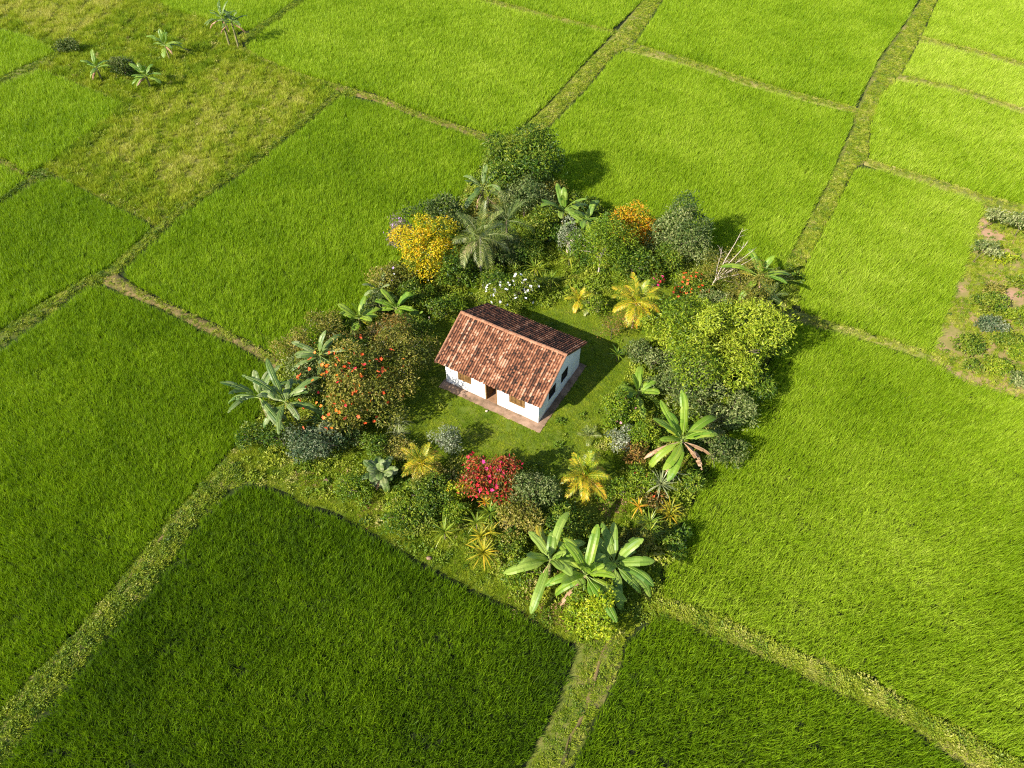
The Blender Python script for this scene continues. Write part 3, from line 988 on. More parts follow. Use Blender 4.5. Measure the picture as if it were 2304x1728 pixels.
# ------------------------------------------------------------------ reddish vegetable plot, right edge
PLOT = [(2135, 443), (2092, 580), (2028, 755), (2025, 778), (2100, 818), (2212, 846), (2420, 900), (2420, 540), (2212, 460)]
plot = [D(p, .05) for p in PLOT]
pc = np.mean(plot, 0)
plot = [p + (p - pc) / np.linalg.norm(p - pc) * .8 for p in plot]
poly_sheet('bare_ground', plot, .06, M['redsoil'])
P = area_pts(plot, 26)
k = smooth_noise(P, 4.2, 5) + rng.normal(0, .35, len(P)) > -.25
P = P[k]
scatter('plot_grass', 'grass', np.column_stack([P, np.full(len(P), .05)]), .70 + smooth_noise(P, 3, 1) * .1 + rng.normal(0, .12, len(P)), rng.uniform(.7, 1.5, len(P)),
        'patchy short grass on the reddish bare plot', 'grass')
P = area_pts(plot, 3.0)
scatter('plot_weeds', 'weed', np.column_stack([P, np.full(len(P), .05)]), .5 + rng.normal(0, .16, len(P)), rng.uniform(.5, 1.3, len(P)), 'scattered low weeds on the reddish bare plot', 'weeds')

# ------------------------------------------------------------------ garden ground
GAR = [(490, 985), (535, 1035), (583, 1050), (628, 1067), (652, 1085), (721, 1104), (764, 1126), (826, 1160), (903, 1208), (971, 1244), (1046, 1284), (1116, 1312), (1167, 1346), (1229, 1384), (1250, 1392), (1345, 1382),
       (1418, 1305), (1425, 1240), (1450, 1172), (1480, 1107), (1505, 1047), (1535, 987), (1585, 907), (1645, 800), (1690, 715), (1718, 640), (1738, 565), (1712, 548), (1690, 592), (1560, 545), (1430, 505), (1300, 456),
       (1215, 415), (1165, 350), (1150, 296), (1110, 294), (1062, 296), (1065, 328), (1015, 408), (965, 474), (885, 549), (840, 614), (765, 684), (694, 739), (606, 792), (600, 808), (578, 873), (543, 938)]
gar = [D(p, .1) for p in GAR]
garp = np.array([p[:2] for p in gar])
poly_sheet('lawn', gar, .10, M['soil'])
# lawn area kept short
LAWN = np.array([D(p, .1)[:2] for p in [(930, 700), (880, 790), (850, 900), (845, 985), (930, 1010), (1000, 985), (1060, 980), (1160, 1010), (1210, 1090), (1330, 1150), (1370, 1060), (1280, 970), (1330, 870), (1370, 780),
                                        (1450, 700), (1540, 660), (1560, 620), (1440, 610), (1330, 640), (1200, 660), (1120, 690), (1000, 660)]])
# house frame (front left corner of the walls)
HYAW = R(-30.308)
HO = np.array([-5.003, 35.534])
HX = np.array([math.cos(HYAW), math.sin(HYAW)])
HY = np.array([-math.sin(HYAW), math.cos(HYAW)])
HL, HW = 8.0, 6.595


def house_local(P):
    return np.stack([(P - HO) @ HX, (P - HO) @ HY], 1)


def off_house(P, m=.0):
    q = house_local(P)
    return ~((q[:, 0] > -.28 - m) & (q[:, 0] < HL + .54 + m) & (q[:, 1] > -.76 - m) & (q[:, 1] < HW + .34 + m))


P = area_pts(gar, 85)
P = P[off_house(P, -.05)]
inl = in_poly(P, LAWN)
bare = smooth_noise(P, 5, 19) + smooth_noise(P, 1.8, 29) * .5
P = P[(bare > -1.0) | (rng.random(len(P)) < .3)]
inl = in_poly(P, LAWN)
STRIP = [D(p, .1)[:2] for p in [(480, 978), (535, 1035), (628, 1067), (764, 1126), (903, 1208), (1046, 1284), (1167, 1346), (1250, 1392), (1345, 1382)]]


def strip_dist(P):
    d = np.full(len(P), 1e9)
    for a, b in zip(STRIP[:-1], STRIP[1:]):
        ab = b - a
        t = np.clip(((P - a) @ ab) / (ab @ ab), 0, 1)
        d = np.minimum(d, np.linalg.norm(P - (a + t[:, None] * ab), axis=1))
    return d


sd = strip_dist(P)
tint = np.where(inl, .56, .54) + .10 * (sd < 2.2) + smooth_noise(P, 3.5, 2) * .10 + smooth_noise(P, 1.2, 14) * .06 + rng.normal(0, .09, len(P))
scatter('lawn_grass', 'grass', np.column_stack([P, np.full(len(P), .09)]), tint, (lambda q: np.stack([q, q, q * np.where(inl, .55, .8)], 1))(rng.uniform(.55, .95, len(P)) * np.where(inl, .95, 1.25)), 'short green lawn grass around the white house', 'grass')
P = area_pts(gar, 9)
P = P[off_house(P, .35)]
ed = edge_dist(P, garp)
inl = in_poly(P, LAWN)
pr = np.where(inl, .02, .45 + .5 * (ed < 4.5)) * (1 + .5 * smooth_noise(P, 3, 13)) * np.where(strip_dist(P) < 1.7, .30, 1)
P = P[rng.random(len(P)) < pr]
ed = edge_dist(P, garp)
tint = .50 + smooth_noise(P, 3, 5) * .18 + rng.normal(0, .15, len(P)) + .1 * (ed < 1.5)
scatter('undergrowth', 'weed', np.column_stack([P, np.full(len(P), .09)]), tint, rng.uniform(.6, 1.6, len(P)) * (1 + .25 * smooth_noise(P, 4, 8)), 'mixed leafy undergrowth filling the garden beds', 'undergrowth')
KEEP = np.array([G(px, py, h)[:2] for px, py, h in [(1080, 538, 4.3), (1140, 500, 2.9), (1098, 446, 2.9), (1432, 684, 2.7), (1317, 1074, 1.9), (950, 1046, 1.3), (1302, 678, .7), (1332, 690, .6), (1728, 672, 1.6), (1326, 984, .4), (1158, 612, .6), (1203, 606, .7), (1240, 632, .7), (1281, 582, .8), (1200, 545, .7), (1463, 610, .8), (1389, 800, .6), (722, 945, .7), (896, 955, .5), (1000, 1200, .7), (1102, 1156, .8), (1072, 1178, .8), (1083, 1210, .7), (1088, 1247, .7), (1092, 1133, .5), (1486, 1092, .9), (1517, 1068, .9), (1508, 1148, .6), (1460, 1180, .9), (1436, 1142, .6), (1405, 958, .5)]])


def clear_of(P, r):
    return np.min(np.linalg.norm(P[:, None, :] - KEEP[None], axis=2), axis=1) > r


P = area_pts(gar, 2.3)
P = P[off_house(P, .9) & ~in_poly(P, LAWN) & (strip_dist(P) > 2.0) & clear_of(P, 1.25)]
P = P[rng.random(len(P)) < .62 + .5 * smooth_noise(P, 4, 31)]
scatter('low_thicket', 'bushlet', np.column_stack([P, np.full(len(P), .05)]), .52 + smooth_noise(P, 5, 23) * .14 + rng.normal(0, .15, len(P)), rng.uniform(.6, 1.75, len(P)), 'low tangled thicket between the garden shrubs', 'thicket')
P = area_pts(gar, 8)
ed = edge_dist(P, garp)
P = P[(rng.random(len(P)) < np.where(ed < 3, .7, .25)) & ~in_poly(P, LAWN) & off_house(P, .4) & ((strip_dist(P) > 1.8) | (rng.random(len(P)) < .2))]
scatter('garden_tall_grass', 'tall', np.column_stack([P, np.full(len(P), .09)]), .46 + smooth_noise(P, 3, 5) * .14 + rng.normal(0, .12, len(P)), rng.uniform(.4, .95, len(P)), 'longer grass between the garden shrubs', 'grass')
LP = []
for (px, py, r, n) in [(1225, 1345, 1.6, 90), (1290, 1365, 1.4, 60), (1530, 1060, 1.3, 50), (1380, 1140, 1.0, 26), (840, 1140, .8, 20), (890, 745, .8, 20), (1745, 745, 1.0, 30), (735, 1085, 1.0, 14), (690, 1075, .9, 12), (1285, 600, .8, 20), (1095, 570, 1, 20)]:
    c = G(px, py, .1)
    a = rng.normal(0, r * .55, (n, 2))
    LP.append(np.column_stack([c[:2] + a, np.full(n, .12)]))
P = np.vstack(LP)
scatter('leaf_litter', 'litter', P, rng.uniform(0, 1, len(P)), rng.uniform(.5, 1.0, len(P)), 'brown fallen leaves lying under the banana plants', 'leaf litter')

# ------------------------------------------------------------------ house
PLZ = .15


def plaster():
    m, nt, out = new_mat('white_plaster')
    L = nt.links
    tc = nt.nodes.new('ShaderNodeTexCoord')
    nz = nt.nodes.new('ShaderNodeTexNoise')
    nz.inputs['Scale'].default_value = 1.3
    nz.inputs['Detail'].default_value = 8
    L.new(tc.outputs['Object'], nz.inputs['Vector'])
    sx = nt.nodes.new('ShaderNodeSeparateXYZ')
    L.new(tc.outputs['Object'], sx.inputs[0])
    mr = nt.nodes.new('ShaderNodeMapRange')
    mr.inputs['From Min'].default_value = .05
    mr.inputs['From Max'].default_value = .55
    mr.inputs['To Min'].default_value = .32
    mr.inputs['To Max'].default_value = 0
    L.new(sx.outputs['Z'], mr.inputs[0])
    ad = nt.nodes.new('ShaderNodeMath')
    ad.operation = 'ADD'
    L.new(nz.outputs['Fac'], ad.inputs[0])
    L.new(mr.outputs[0], ad.inputs[1])
    cr = ramp(nt, [(.0, (.84, .84, .84)), (.56, (.80, .80, .81)), (.70, (.62, .62, .62)), (.88, (.36, .35, .33))])
    L.new(ad.outputs[0], cr.inputs[0])
    p = nt.nodes.new('ShaderNodeBsdfPrincipled')
    p.inputs['Roughness'].default_value = .85
    L.new(cr.outputs[0], p.inputs['Base Color'])
    b = nt.nodes.new('ShaderNodeBump')
    b.inputs['Strength'].default_value = .10
    b.inputs['Distance'].default_value = .02
    L.new(nz.outputs['Fac'], b.inputs['Height'])
    L.new(b.outputs[0], p.inputs['Normal'])
    L.new(p.outputs[0], out.inputs[0])
    return m


M['plaster'] = plaster()
M['wood'] = noise_mat('brown_wood', [(.3, (.12, .06, .022)), (.55, (.22, .125, .045)), (.8, (.33, .20, .085))], 3.5, rough=.7)
M['darkwood'] = noise_mat('dark_wood', [(.3, (.02, .017, .014)), (.7, (.05, .04, .032))], 4, rough=.7)
M['floor'] = noise_mat('clay_floor', [(.3, (.20, .11, .06)), (.7, (.38, .22, .13))], 2, rough=.8)
M['slab'] = noise_mat('pinkish_cement', [(.34, (.05, .04, .022)), (.45, (.15, .10, .062)), (.56, (.27, .175, .12)), (.78, (.38, .27, .20))], 2.2, detail=10, rough=.9, bump=.3, scale2=.5)
M['tile'] = noise_mat('clay_roof_tile', [(.18, (.018, .014, .012)), (.40, (.050, .028, .020)), (.52, (.13, .052, .030)), (.66, (.23, .092, .048)), (.82, (.34, .165, .092)), (.98, (.45, .29, .20))], 5.0, detail=8, rough=.85, attr='tint')
M['ridge'] = noise_mat('clay_ridge_tile', [(.2, (.14, .06, .035)), (.5, (.27, .13, .075)), (.8, (.36, .21, .14))], 2.5, detail=6, rough=.85)
M['glassdark'] = noise_mat('dark_window_pane', [(.3, (.010, .011, .012)), (.7, (.03, .03, .03))], 3, rough=.25, spec=.5)

house = thing('house', 'small white house with a weathered red clay tile roof on the garden lawn', 'house', (HO[0], HO[1], 0))
house.rotation_euler = (0, 0, HYAW)
HE, HR = 2.353, 4.329
OV, OL, OR = .41, .56, .38
WT = .2
# plinth with worn edge
mb = MB()
nx = 40
rr = np.random.default_rng(3)
out = []
for (x0, y0, x1, y1) in [(-.26, -.74, HL + .52, -.74), (HL + .52, -.74, HL + .52, HW + .32), (HL + .52, HW + .32, -.26, HW + .32), (-.26, HW + .32, -.26, -.74)]:
    for k in range(nx):
        u = k / nx
        out.append((x0 + (x1 - x0) * u + rr.normal(0, .022), y0 + (y1 - y0) * u + rr.normal(0, .022)))
V = [(x, y, .02) for x, y in out] + [(x, y, PLZ) for x, y in out]
n = len(out)
mb.add(V, [tuple(range(n, 2 * n))] + [(i, (i + 1) % n, n + (i + 1) % n, n + i) for i in range(n)])
mb.build('plinth', M['slab'], house)
# walls: front with openings, right gable with openings, back, left gable
z0 = PLZ - .02
zt = PLZ + HE + .06       # wall head, under the roof slope
fo = [(1.10, 2.30, .88, 1.98, 'w'), (3.50, 4.52, 0, 2.08, 'd'), (5.55, 6.88, .88, 1.98, 'w')]
mb = MB()


def wall_x(mb, ya, yb, x0, x1, opens, top):
    x = x0
    for (a, b, s, t, k) in opens:
        mb.box((x, ya, z0), (a, yb, top))
        if s > 0:
            mb.box((a, ya, z0), (b, yb, PLZ + s))
        mb.box((a, ya, PLZ + t), (b, yb, top))
        x = b
    mb.box((x, ya, z0), (x1, yb, top))


wall_x(mb, 0, WT, 0, HL, fo, zt)
mb.build('front_wall', M['plaster'], house)
mb = MB()
wall_x(mb, HW - WT, HW, 0, HL, [], zt)
mb.build('back_wall', M['plaster'], house)
so = [(1.50, 2.62, .85, 1.95, 'w'), (3.45, 4.57, .85, 1.95, 'w')]
slope = math.atan2(HR - HE, HW / 2 + OV)
SL = math.tan(slope)


def gable(xa, xb, opens, name):
    mb = MB()
    y = WT
    for (a, b, s, t, k) in opens:
        mb.box((xa, y, z0), (xb, a, zt))
        mb.box((xa, a, z0), (xb, b, PLZ + s))
        mb.box((xa, a, PLZ + t), (xb, b, zt))
        y = b
    mb.box((xa, y, z0), (xb, HW - WT, zt))
    zz = PLZ + HR - .10
    V = [(xa, WT, zt), (xa, HW - WT, zt), (xa, HW / 2, zz), (xb, WT, zt), (xb, HW - WT, zt), (xb, HW / 2, zz)]
    mb.add(V, [(0, 1, 2), (5, 4, 3), (0, 2, 5, 3), (1, 4, 5, 2)])
    return mb.build(name, M['plaster'], house)


gable(HL - WT + .003, HL + .003, so, 'gable_wall')
gable(-.003, WT - .003, [], 'gable_wall')
mb = MB()
mb.box((WT + .01, WT - .1, PLZ), (HL - WT - .01, HW - WT - .01, PLZ + .012))
mb.box((3.51, .0, PLZ), (4.51, WT - .11, PLZ + .012))
mb.build('floor', M['floor'], house)
# front windows with slatted shutters
for (a, b, s, t, k) in fo:
    if k == 'w':
        f = MB()
        zb, zh = PLZ + s, PLZ + t
        for (p, q) in [((a, .03, zb), (a + .06, .16, zh)), ((b - .06, .03, zb), (b, .16, zh)), ((a + .06, .03, zb), (b - .06, .16, zb + .06)), ((a + .06, .03, zh - .06), (b - .06, .16, zh)),
                       (((a + b) / 2 - .035, .025, zb + .06), ((a + b) / 2 + .035, .15, zh - .06))]:
            f.box(p, q)
        w = f.build('window', M['wood'], house)
        sm = MB()
        for (u0, u1) in [(a + .07, (a + b) / 2 - .04), ((a + b) / 2 + .04, b - .07)]:
            nb = 5
            for j in range(nb):
                x0 = u0 + (u1 - u0) * j / nb
                x1 = u0 + (u1 - u0) * (j + .62) / nb
                sm.box((x0, .06 + .004 * (j % 2), zb + .065), (x1, .085 + .004 * (j % 2), zh - .065), .3 + .1 * j)
        sm.build('shutter', M['wood'], w)
        gm = MB()
        gm.box((a + .06, .10, zb + .06), (b - .06, .115, zh - .06))
        gm.build('pane', M['glassdark'], w)
    else:
        f = MB()
        zh = PLZ + t
        f.box((a, -.01, PLZ + .014), (a + .09, .21, zh))
        f.box((b - .07, -.01, PLZ + .014), (b, .21, zh))
        f.box((a + .09, -.01, zh - .08), (b - .07, .21, zh))
        w = f.build('door_frame', M['wood'], house)
        dm = MB()
        for j in range(6):
            dm.box((a + .10, .22 + .15 * j, PLZ + .03), (a + .14, .22 + .15 * j + .143, zh - .1))
        d = dm.build('door', M['wood'], house)
        hm = MB()
        hm.tube([(a + .14, 1.02, PLZ + 1.0), (a + .20, 1.02, PLZ + 1.0), (a + .20, .92, PLZ + 1.0)], [.015, .015, .012], 6)
        hm.build('handle', M['darkwood'], d)
for (a, b, s, t, k) in so:
    f = MB()
    zb, zh = PLZ + s, PLZ + t
    x0, x1 = HL - .14, HL - .02
    for (p, q) in [((x0, a, zb), (x1, a + .06, zh)), ((x0, b - .06, zb), (x1, b, zh)), ((x0, a + .06, zb), (x1, b - .06, zb + .06)), ((x0, a + .06, zh - .06), (x1, b - .06, zh))]:
        f.box(p, q)
    w = f.build('window', M['darkwood'], house)
    gm = MB()
    for j in range(6):
        yy = a + .1 + (b - a - .2) * j / 5
        gm.tube([(HL - .06, yy, zb + .06), (HL - .06, yy, zh - .06)], [.012, .012], 6)
    gm.box((HL - .07, a + .06, (zb + zh) / 2 - .012), (HL - .05, b - .06, (zb + zh) / 2 + .012))
    gm.build('grille', M['darkwood'], w)
    gm = MB()
    gm.box((HL - .12, a + .06, zb + .06), (HL - .105, b - .06, zh - .06))
    gm.build('pane', M['glassdark'], w)

# roof: boarding, then every barrel tile
rb = MB()
yr = HW / 2
for sg in (-1, 1):
    y0 = -OV if sg < 0 else HW + OV
    za, zb = PLZ + HE - .10, PLZ + HR - .15
    xa, xb = -OL + .05, HL + OR - .05
    ya = y0 - sg * .06
    V = [(xa, ya, za + .03), (xb, ya, za + .03), (xb, yr, zb), (xa, yr, zb), (xa, ya, za - .02), (xb, ya, za - .02), (xb, yr, zb - .06), (xa, yr, zb - .06)]
    Fc = [(0, 1, 2, 3), (7, 6, 5, 4), (0, 4, 5, 1), (1, 5, 6, 2), (3, 7, 4, 0)]
    if sg > 0:
        Fc = [f[::-1] for f in Fc]
    rb.add(V, Fc)
roof = rb.build('roof', M['wood'], house)
def SAG(x):
    return .05 * math.sin(math.pi * (x + OL) / (HL + OL + OR)) + .012 * math.sin(x * 2.3 + 1)


tm = MB()
rt = np.random.default_rng(21)
LS = math.hypot(HR - HE, HW / 2 + OV)
ncol = 46
nrow = 28
cw = (HL + OL + OR) / ncol
for sg in (-1, 1):
    y0 = -OV if sg < 0 else HW + OV
    dy = -sg * math.cos(slope)
    for c in range(ncol):
        colt = rt.normal(0, .085)
        for r in range(nrow):
            stain = smooth_noise(np.array([[c * cw * 1.0, r * .19 * 1.4 + sg * 40]]), 1.6, 3)[0] * .09
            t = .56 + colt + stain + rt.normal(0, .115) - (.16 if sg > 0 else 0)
            s0 = r * LS / nrow - .02 - (abs(rt.normal(0, .035)) if r == 0 else 0)
            s1 = s0 + LS / nrow * 1.18
            jx = rt.normal(0, .006)
            lift = rt.normal(0, .004)
            for part in (0, 1):                      # trough tile, then cover tile
                xc = -OL + (c + (.5 if part else 0.0)) * cw + jx
                V = []
                k = 5
                for (ss, rr_, up) in ((s0, cw * .33, .035), (s1, cw * .27, .008)):
                    for j in range(k + 1):
                        a = math.pi * j / k
                        x = xc + math.cos(a) * rr_ * (1.0 if part else 1.02)
                        h = math.sin(a) * rr_ * (.95 if part else -.55) + up + lift + (.012 if part else .022)
                        # stand off the slope along its normal
                        yy = y0 + dy * ss + sg * math.sin(slope) * h
                        zz = PLZ + HE - .04 + math.sin(slope) * ss + math.cos(slope) * h - SAG(x) * (.35 + .65 * ss / LS)
                        V.append((x, yy, zz))
                Fc = [(j, j + 1, k + 2 + j, k + 1 + j) for j in range(k)]
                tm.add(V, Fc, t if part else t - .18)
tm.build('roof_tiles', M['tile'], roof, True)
rm = MB()
nr = 26
for i in range(nr):
    x0 = -OL + (HL + OL + OR) * i / nr - .02
    x1 = -OL + (HL + OL + OR) * (i + 1) / nr + .03
    V = []
    k = 6
    for (x, r, up) in ((x0, .135, .0), (x1, .15, .012)):
        for j in range(k + 1):
            a = math.pi * (j / k)
            V.append((x, yr + math.cos(a) * r, PLZ + HR - SAG(x) + math.sin(a) * r * .75 + up + rt.normal(0, .003)))
    rm.add(V, [(j + 1, j, k + 1 + j, k + 2 + j) for j in range(k)])
rm.build('ridge_cap', M['ridge'], roof, True)
for xg in (-OL - .02, HL + OR - .10):
    vm = MB()
    for sg in (-1,):
        y0 = -OV if sg < 0 else HW + OV
        dy = -sg * math.cos(slope)
        for r in range(12):
            s0, s1 = r * LS / 12 - .02, (r + 1) * LS / 12 + .02
            V = []
            k = 5
            for (ss, rr_, up) in ((s0, .085, .03), (s1, .075, .012)):
                for j in range(k + 1):
                    a = math.pi * j / k
                    h = math.sin(a) * rr_ + up + .05
                    V.append((xg + .06 + math.cos(a) * rr_, y0 + dy * ss + sg * math.sin(slope) * h, PLZ + HE - .02 + math.sin(slope) * ss + math.cos(slope) * h))
            vm.add(V, [(j, j + 1, k + 2 + j, k + 1 + j) for j in range(k)], .5)
    vm.build('verge_tiles', M['ridge'], roof, True)

# ------------------------------------------------------------------ trees and shrubs of the garden
TR, SH = 'garden trees', 'garden shrubs'
W = woody
W('round_tree', 'large round dark green tree at the far tip of the garden', 'tree', 1168, 384, (3.4, 3.1, 2.9), 'mid', 6200, .30, hc=3.1, trunk=.2, group=TR, tint0=.34, tvar=.26, lumps=22, lump_r=.36)
W('flowering_tree', 'tree covered in bright yellow blossom left of the coconut palm', 'tree', 960, 568, (2.6, 2.3, 2.2), 'yellow', 4600, .22, hc=2.5, trunk=.10, bark='palebark', group=TR, tint0=.50, tvar=.24, lumps=20, lump_r=.36)
W('shrub', 'dark green shrub behind the yellow flowering tree', 'shrub', 985, 492, (2.6, 1.5, 1.6), 'dark', 2400, .25, hc=1.9, group=SH, stem_name='stem', leaf_name='foliage', tvar=.26)
W('shrub', 'purplish grey shrub left of the yellow flowering tree', 'shrub', 906, 538, (1.1, 1.0, 1.4), 'violet', 1000, .22, hc=1.6, group=SH, stem_name='stem', leaf_name='foliage', flowers=[('violet', 14, .2)])
W('shrub', 'feathery grey green shrub in front of the large round tree', 'shrub', 1180, 448, (2.2, 1.5, 1.9), 'greygreen', 2400, .30, hc=2.2, group=SH, stem_name='stem', leaf_name='foliage', asp=.28, tint0=.36)
W('shrub', 'dark leafy shrub at the foot of the yellow flowering tree', 'shrub', 1030, 620, (1.5, 1.3, 1.4), 'mid', 1300, .25, group=SH, stem_name='stem', leaf_name='foliage', tint0=.28)
W('shrub', 'olive shrub with pale blossom below the yellow flowering tree', 'shrub', 893, 640, (1.8, 1.3, 1.2), 'olive', 1700, .22, group=SH, stem_name='stem', leaf_name='foliage', flowers=[('white', 12, .16), ('violet', 6, .2)], tint0=.4)
W('flowering_shrub', 'low green shrub dotted with white flowers behind the house', 'shrub', 1160, 654, (2.1, 1.5, 1.2), 'mid', 2300, .24, group=SH, stem_name='stem', leaf_name='foliage', flowers=[('white', 60, .24)], tint0=.46, asp=.32)
W('bushy_tree', 'bright green bushy tree between the orange tree and the house', 'tree', 1352, 566, (2.1, 1.9, 2.3), 'bright', 3600, .20, hc=2.7, trunk=.09, bark='palebark', group=TR, tint0=.38, lumps=20, lump_r=.36)
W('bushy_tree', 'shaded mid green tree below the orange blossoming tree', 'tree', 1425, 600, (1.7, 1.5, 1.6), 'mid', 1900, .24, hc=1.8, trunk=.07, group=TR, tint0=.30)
W('flowering_tree', 'small tree with orange and yellow blossom at the back edge', 'tree', 1428, 508, (1.9, 1.7, 2.0), 'orange', 2900, .22, hc=2.4, trunk=.09, group=TR, tint0=.48, tvar=.26, lumps=18, lump_r=.36)
W('bushy_tree', 'grey green bushy tree left of the bare white tree', 'tree', 1535, 545, (2.3, 2.1, 2.4), 'greygreen', 4200, .23, hc=2.6, trunk=.10, group=TR, tint0=.36, lumps=18, lump_r=.36)
W('shrub', 'olive twiggy shrub around the foot of the bare white tree', 'shrub', 1615, 612, (1.7, 1.4, 1.6), 'olive', 1500, .17, hc=1.6, group=SH, stem_name='stem', leaf_name='foliage', tint0=.38)
W('shrub', 'broad yellowish olive shrub left of the right hand banana plant', 'shrub', 1672, 642, (2.1, 1.9, 1.8), 'olive', 3000, .17, hc=1.7, group=SH, stem_name='stem', leaf_name='foliage', tint0=.40, asp=.3)
W('flowering_shrub', 'green shrub with scattered orange red flowers beside the bare white tree', 'shrub', 1547, 654, (1.5, 1.3, .8), 'mid', 1500, .20, group=SH, stem_name='stem', leaf_name='foliage', flowers=[('redorange', 34, .26), ('orange', 10, .2)], tint0=.40)
W('flowering_shrub', 'small shrub with magenta and crimson flowers above the golden palm', 'shrub', 1474, 640, (.75, .6, .55), 'mid', 420, .16, group=SH, stem_name='stem', leaf_name='foliage', flowers=[('magenta', 16, .26), ('crimson', 10, .24)], tint0=.35)
W('broad_tree', 'largest yellow green broad crowned tree on the right side of the garden', 'tree', 1602, 782, (4.1, 3.5, 2.7), 'mango', 14000, .26, hc=2.9, trunk=.2, group=TR, tint0=.60, tvar=.24, lumps=30, lump_r=.33, asp=.40)
W('shrub', 'grey green shrub in front of the largest tree above the banana with dead leaves', 'shrub', 1548, 884, (2.5, 1.9, 1.5), 'greygreen', 3000, .22, hc=1.4, group=SH, stem_name='stem', leaf_name='foliage', tint0=.42, lumps=18, lump_r=.36)
W('shrub', 'bluish green shrub right of the banana with dead leaves', 'shrub', 1640, 938, (1.35, 1.15, 1.3), 'greygreen', 1500, .22, hc=1.3, group=SH, stem_name='stem', leaf_name='foliage', tint0=.4)
W('flowering_shrub', 'tall leafy shrub with a few pale pink flowers right of the house', 'shrub', 1391, 930, (1.2, 1.1, 1.5), 'bright', 1500, .20, hc=1.3, group=SH, stem_name='stem', leaf_name='foliage', flowers=[('pink', 6, .2)], tint0=.34)
W('shrub', 'rounded bright green shrub left of the banana with dead leaves', 'shrub', 1446, 984, (1.0, .9, .9), 'bright', 900, .19, group=SH, stem_name='stem', leaf_name='foliage', tint0=.45)
W('shrub', 'small silvery shrub beside the rounded bright green shrub', 'shrub', 1399, 992, (.8, .7, .7), 'silver', 600, .17, group=SH, stem_name='stem', leaf_name='foliage', tint0=.30)
W('croton', 'low rusty orange croton below the rounded bright green shrub', 'shrub', 1428, 1022, (.8, .7, .6), 'rust', 500, .22, group=SH, stem_name='stem', leaf_name='foliage', tint0=.6)
W('shrub', 'small grey green shrub at the left foot of the largest tree', 'shrub', 1432, 792, (1.0, .8, .7), 'greygreen', 700, .2, group=SH, stem_name='stem', leaf_name='foliage', flowers=[('white', 4, .16)])
W('shrub', 'larger grey green shrub touching the left side of the largest tree', 'shrub', 1470, 812, (1.4, 1.1, 1.0), 'greygreen', 1200, .2, group=SH, stem_name='stem', leaf_name='foliage', tint0=.38)
W('sapling', 'thin reddish sapling behind the right end of the house', 'tree', 1378, 738, (1.1, .9, .9), 'rust', 360, .16, hc=1.4, trunk=.03, group=TR, tint0=.45)
W('small_tree', 'small yellowish olive tree at the left end of the house', 'tree', 905, 806, (2.0, 1.8, 1.8), 'olive', 3400, .20, hc=2.1, trunk=.07, bark='palebark', group=TR, tint0=.42, lumps=18, lump_r=.36)
W('shrub', 'shrub with rusty new leaves behind the small olive tree', 'shrub', 872, 752, (1.7, 1.2, 1.2), 'rust', 1500, .2, hc=1.3, group=SH, stem_name='stem', leaf_name='foliage', tint0=.38)
W('flowering_tree', 'round olive green tree with many orange and red flowers left of the lawn', 'tree', 806, 886, (2.9, 2.6, 2.5), 'olive', 5600, .24, hc=2.6, trunk=.13, group=TR, flowers=[('redorange', 70, .26), ('orange', 60, .24), ('crimson', 8, .24)], tint0=.40, tvar=.24, lumps=24, lump_r=.34)
W('shrub', 'dark bluish green shrub at the left front corner of the garden', 'shrub', 716, 1004, (1.8, 1.4, 1.4), 'bluish', 2400, .2, hc=1.3, group=SH, stem_name='stem', leaf_name='foliage', tint0=.48, lumps=20, lump_r=.34, tvar=.3)
W('shrub', 'dark green shrub below the trunk of the leaning grey banana', 'shrub', 634, 985, (1.2, 1.0, 1.1), 'mid', 1000, .2, group=SH, stem_name='stem', leaf_name='foliage', tint0=.25)
W('shrub', 'small silvery green shrub casting a shadow on the front lawn', 'shrub', 1003, 994, (.95, .8, .95), 'silver', 900, .17, hc=1.1, group=SH, stem_name='stem', leaf_name='foliage', tint0=.22)
W('flowering_shrub', 'round bush full of crimson and magenta flowers on the front lawn', 'shrub', 1104, 1080, (1.45, 1.35, 1.5), 'red', 2200, .22, hc=1.5, trunk=.06, group=SH, stem_name='stem', leaf_name='foliage', flowers=[('crimson', 60, .26), ('magenta', 22, .28)], tint0=.42, tvar=.26)
W('croton', 'small yellow green croton left of the crimson bush', 'shrub', 1036, 1108, (.7, .6, .75), 'lime', 480, .24, group=SH, stem_name='stem', leaf_name='foliage', tint0=.5, flowers=[('yellow', 5, .2)])
W('shrub', 'wide low green shrub in front of the crimson bush', 'shrub', 968, 1120, (1.5, 1.2, .8), 'mid', 2600, .18, group=SH, stem_name='stem', leaf_name='foliage', tint0=.44, lumps=18, lump_r=.36)
W('shrub', 'low green weedy shrub right of the broad leaved collard like plant', 'shrub', 905, 1160, (1.3, 1.1, .8), 'bright', 1300, .17, group=SH, stem_name='stem', leaf_name='foliage', tint0=.36)
W('shrub', 'tall greyish shrub between the crimson bush and the bottom banana clump', 'shrub', 1194, 1118, (1.4, 1.3, 1.5), 'greygreen', 1900, .18, hc=1.4, group=SH, stem_name='stem', leaf_name='foliage', tint0=.40)
W('shrub', 'olive shrub with silver leaves just above the bottom banana clump', 'shrub', 1172, 1176, (1.5, 1.1, 1.0), 'olive', 1500, .2, group=SH, stem_name='stem', leaf_name='foliage', tint0=.5)
W('shrub', 'bright lime green shrub at the near tip of the garden', 'shrub', 1345, 1395, (1.2, 1.1, 1.2), 'lime', 1700, .2, hc=1.0, group=SH, stem_name='stem', leaf_name='foliage', tint0=.42)
W('shrub', 'green shrub under the leaves of the bottom banana clump', 'shrub', 1322, 1350, (1.2, 1.0, 1.0), 'bright', 1000, .2, hc=.9, group=SH, stem_name='stem', leaf_name='foliage', tint0=.4)
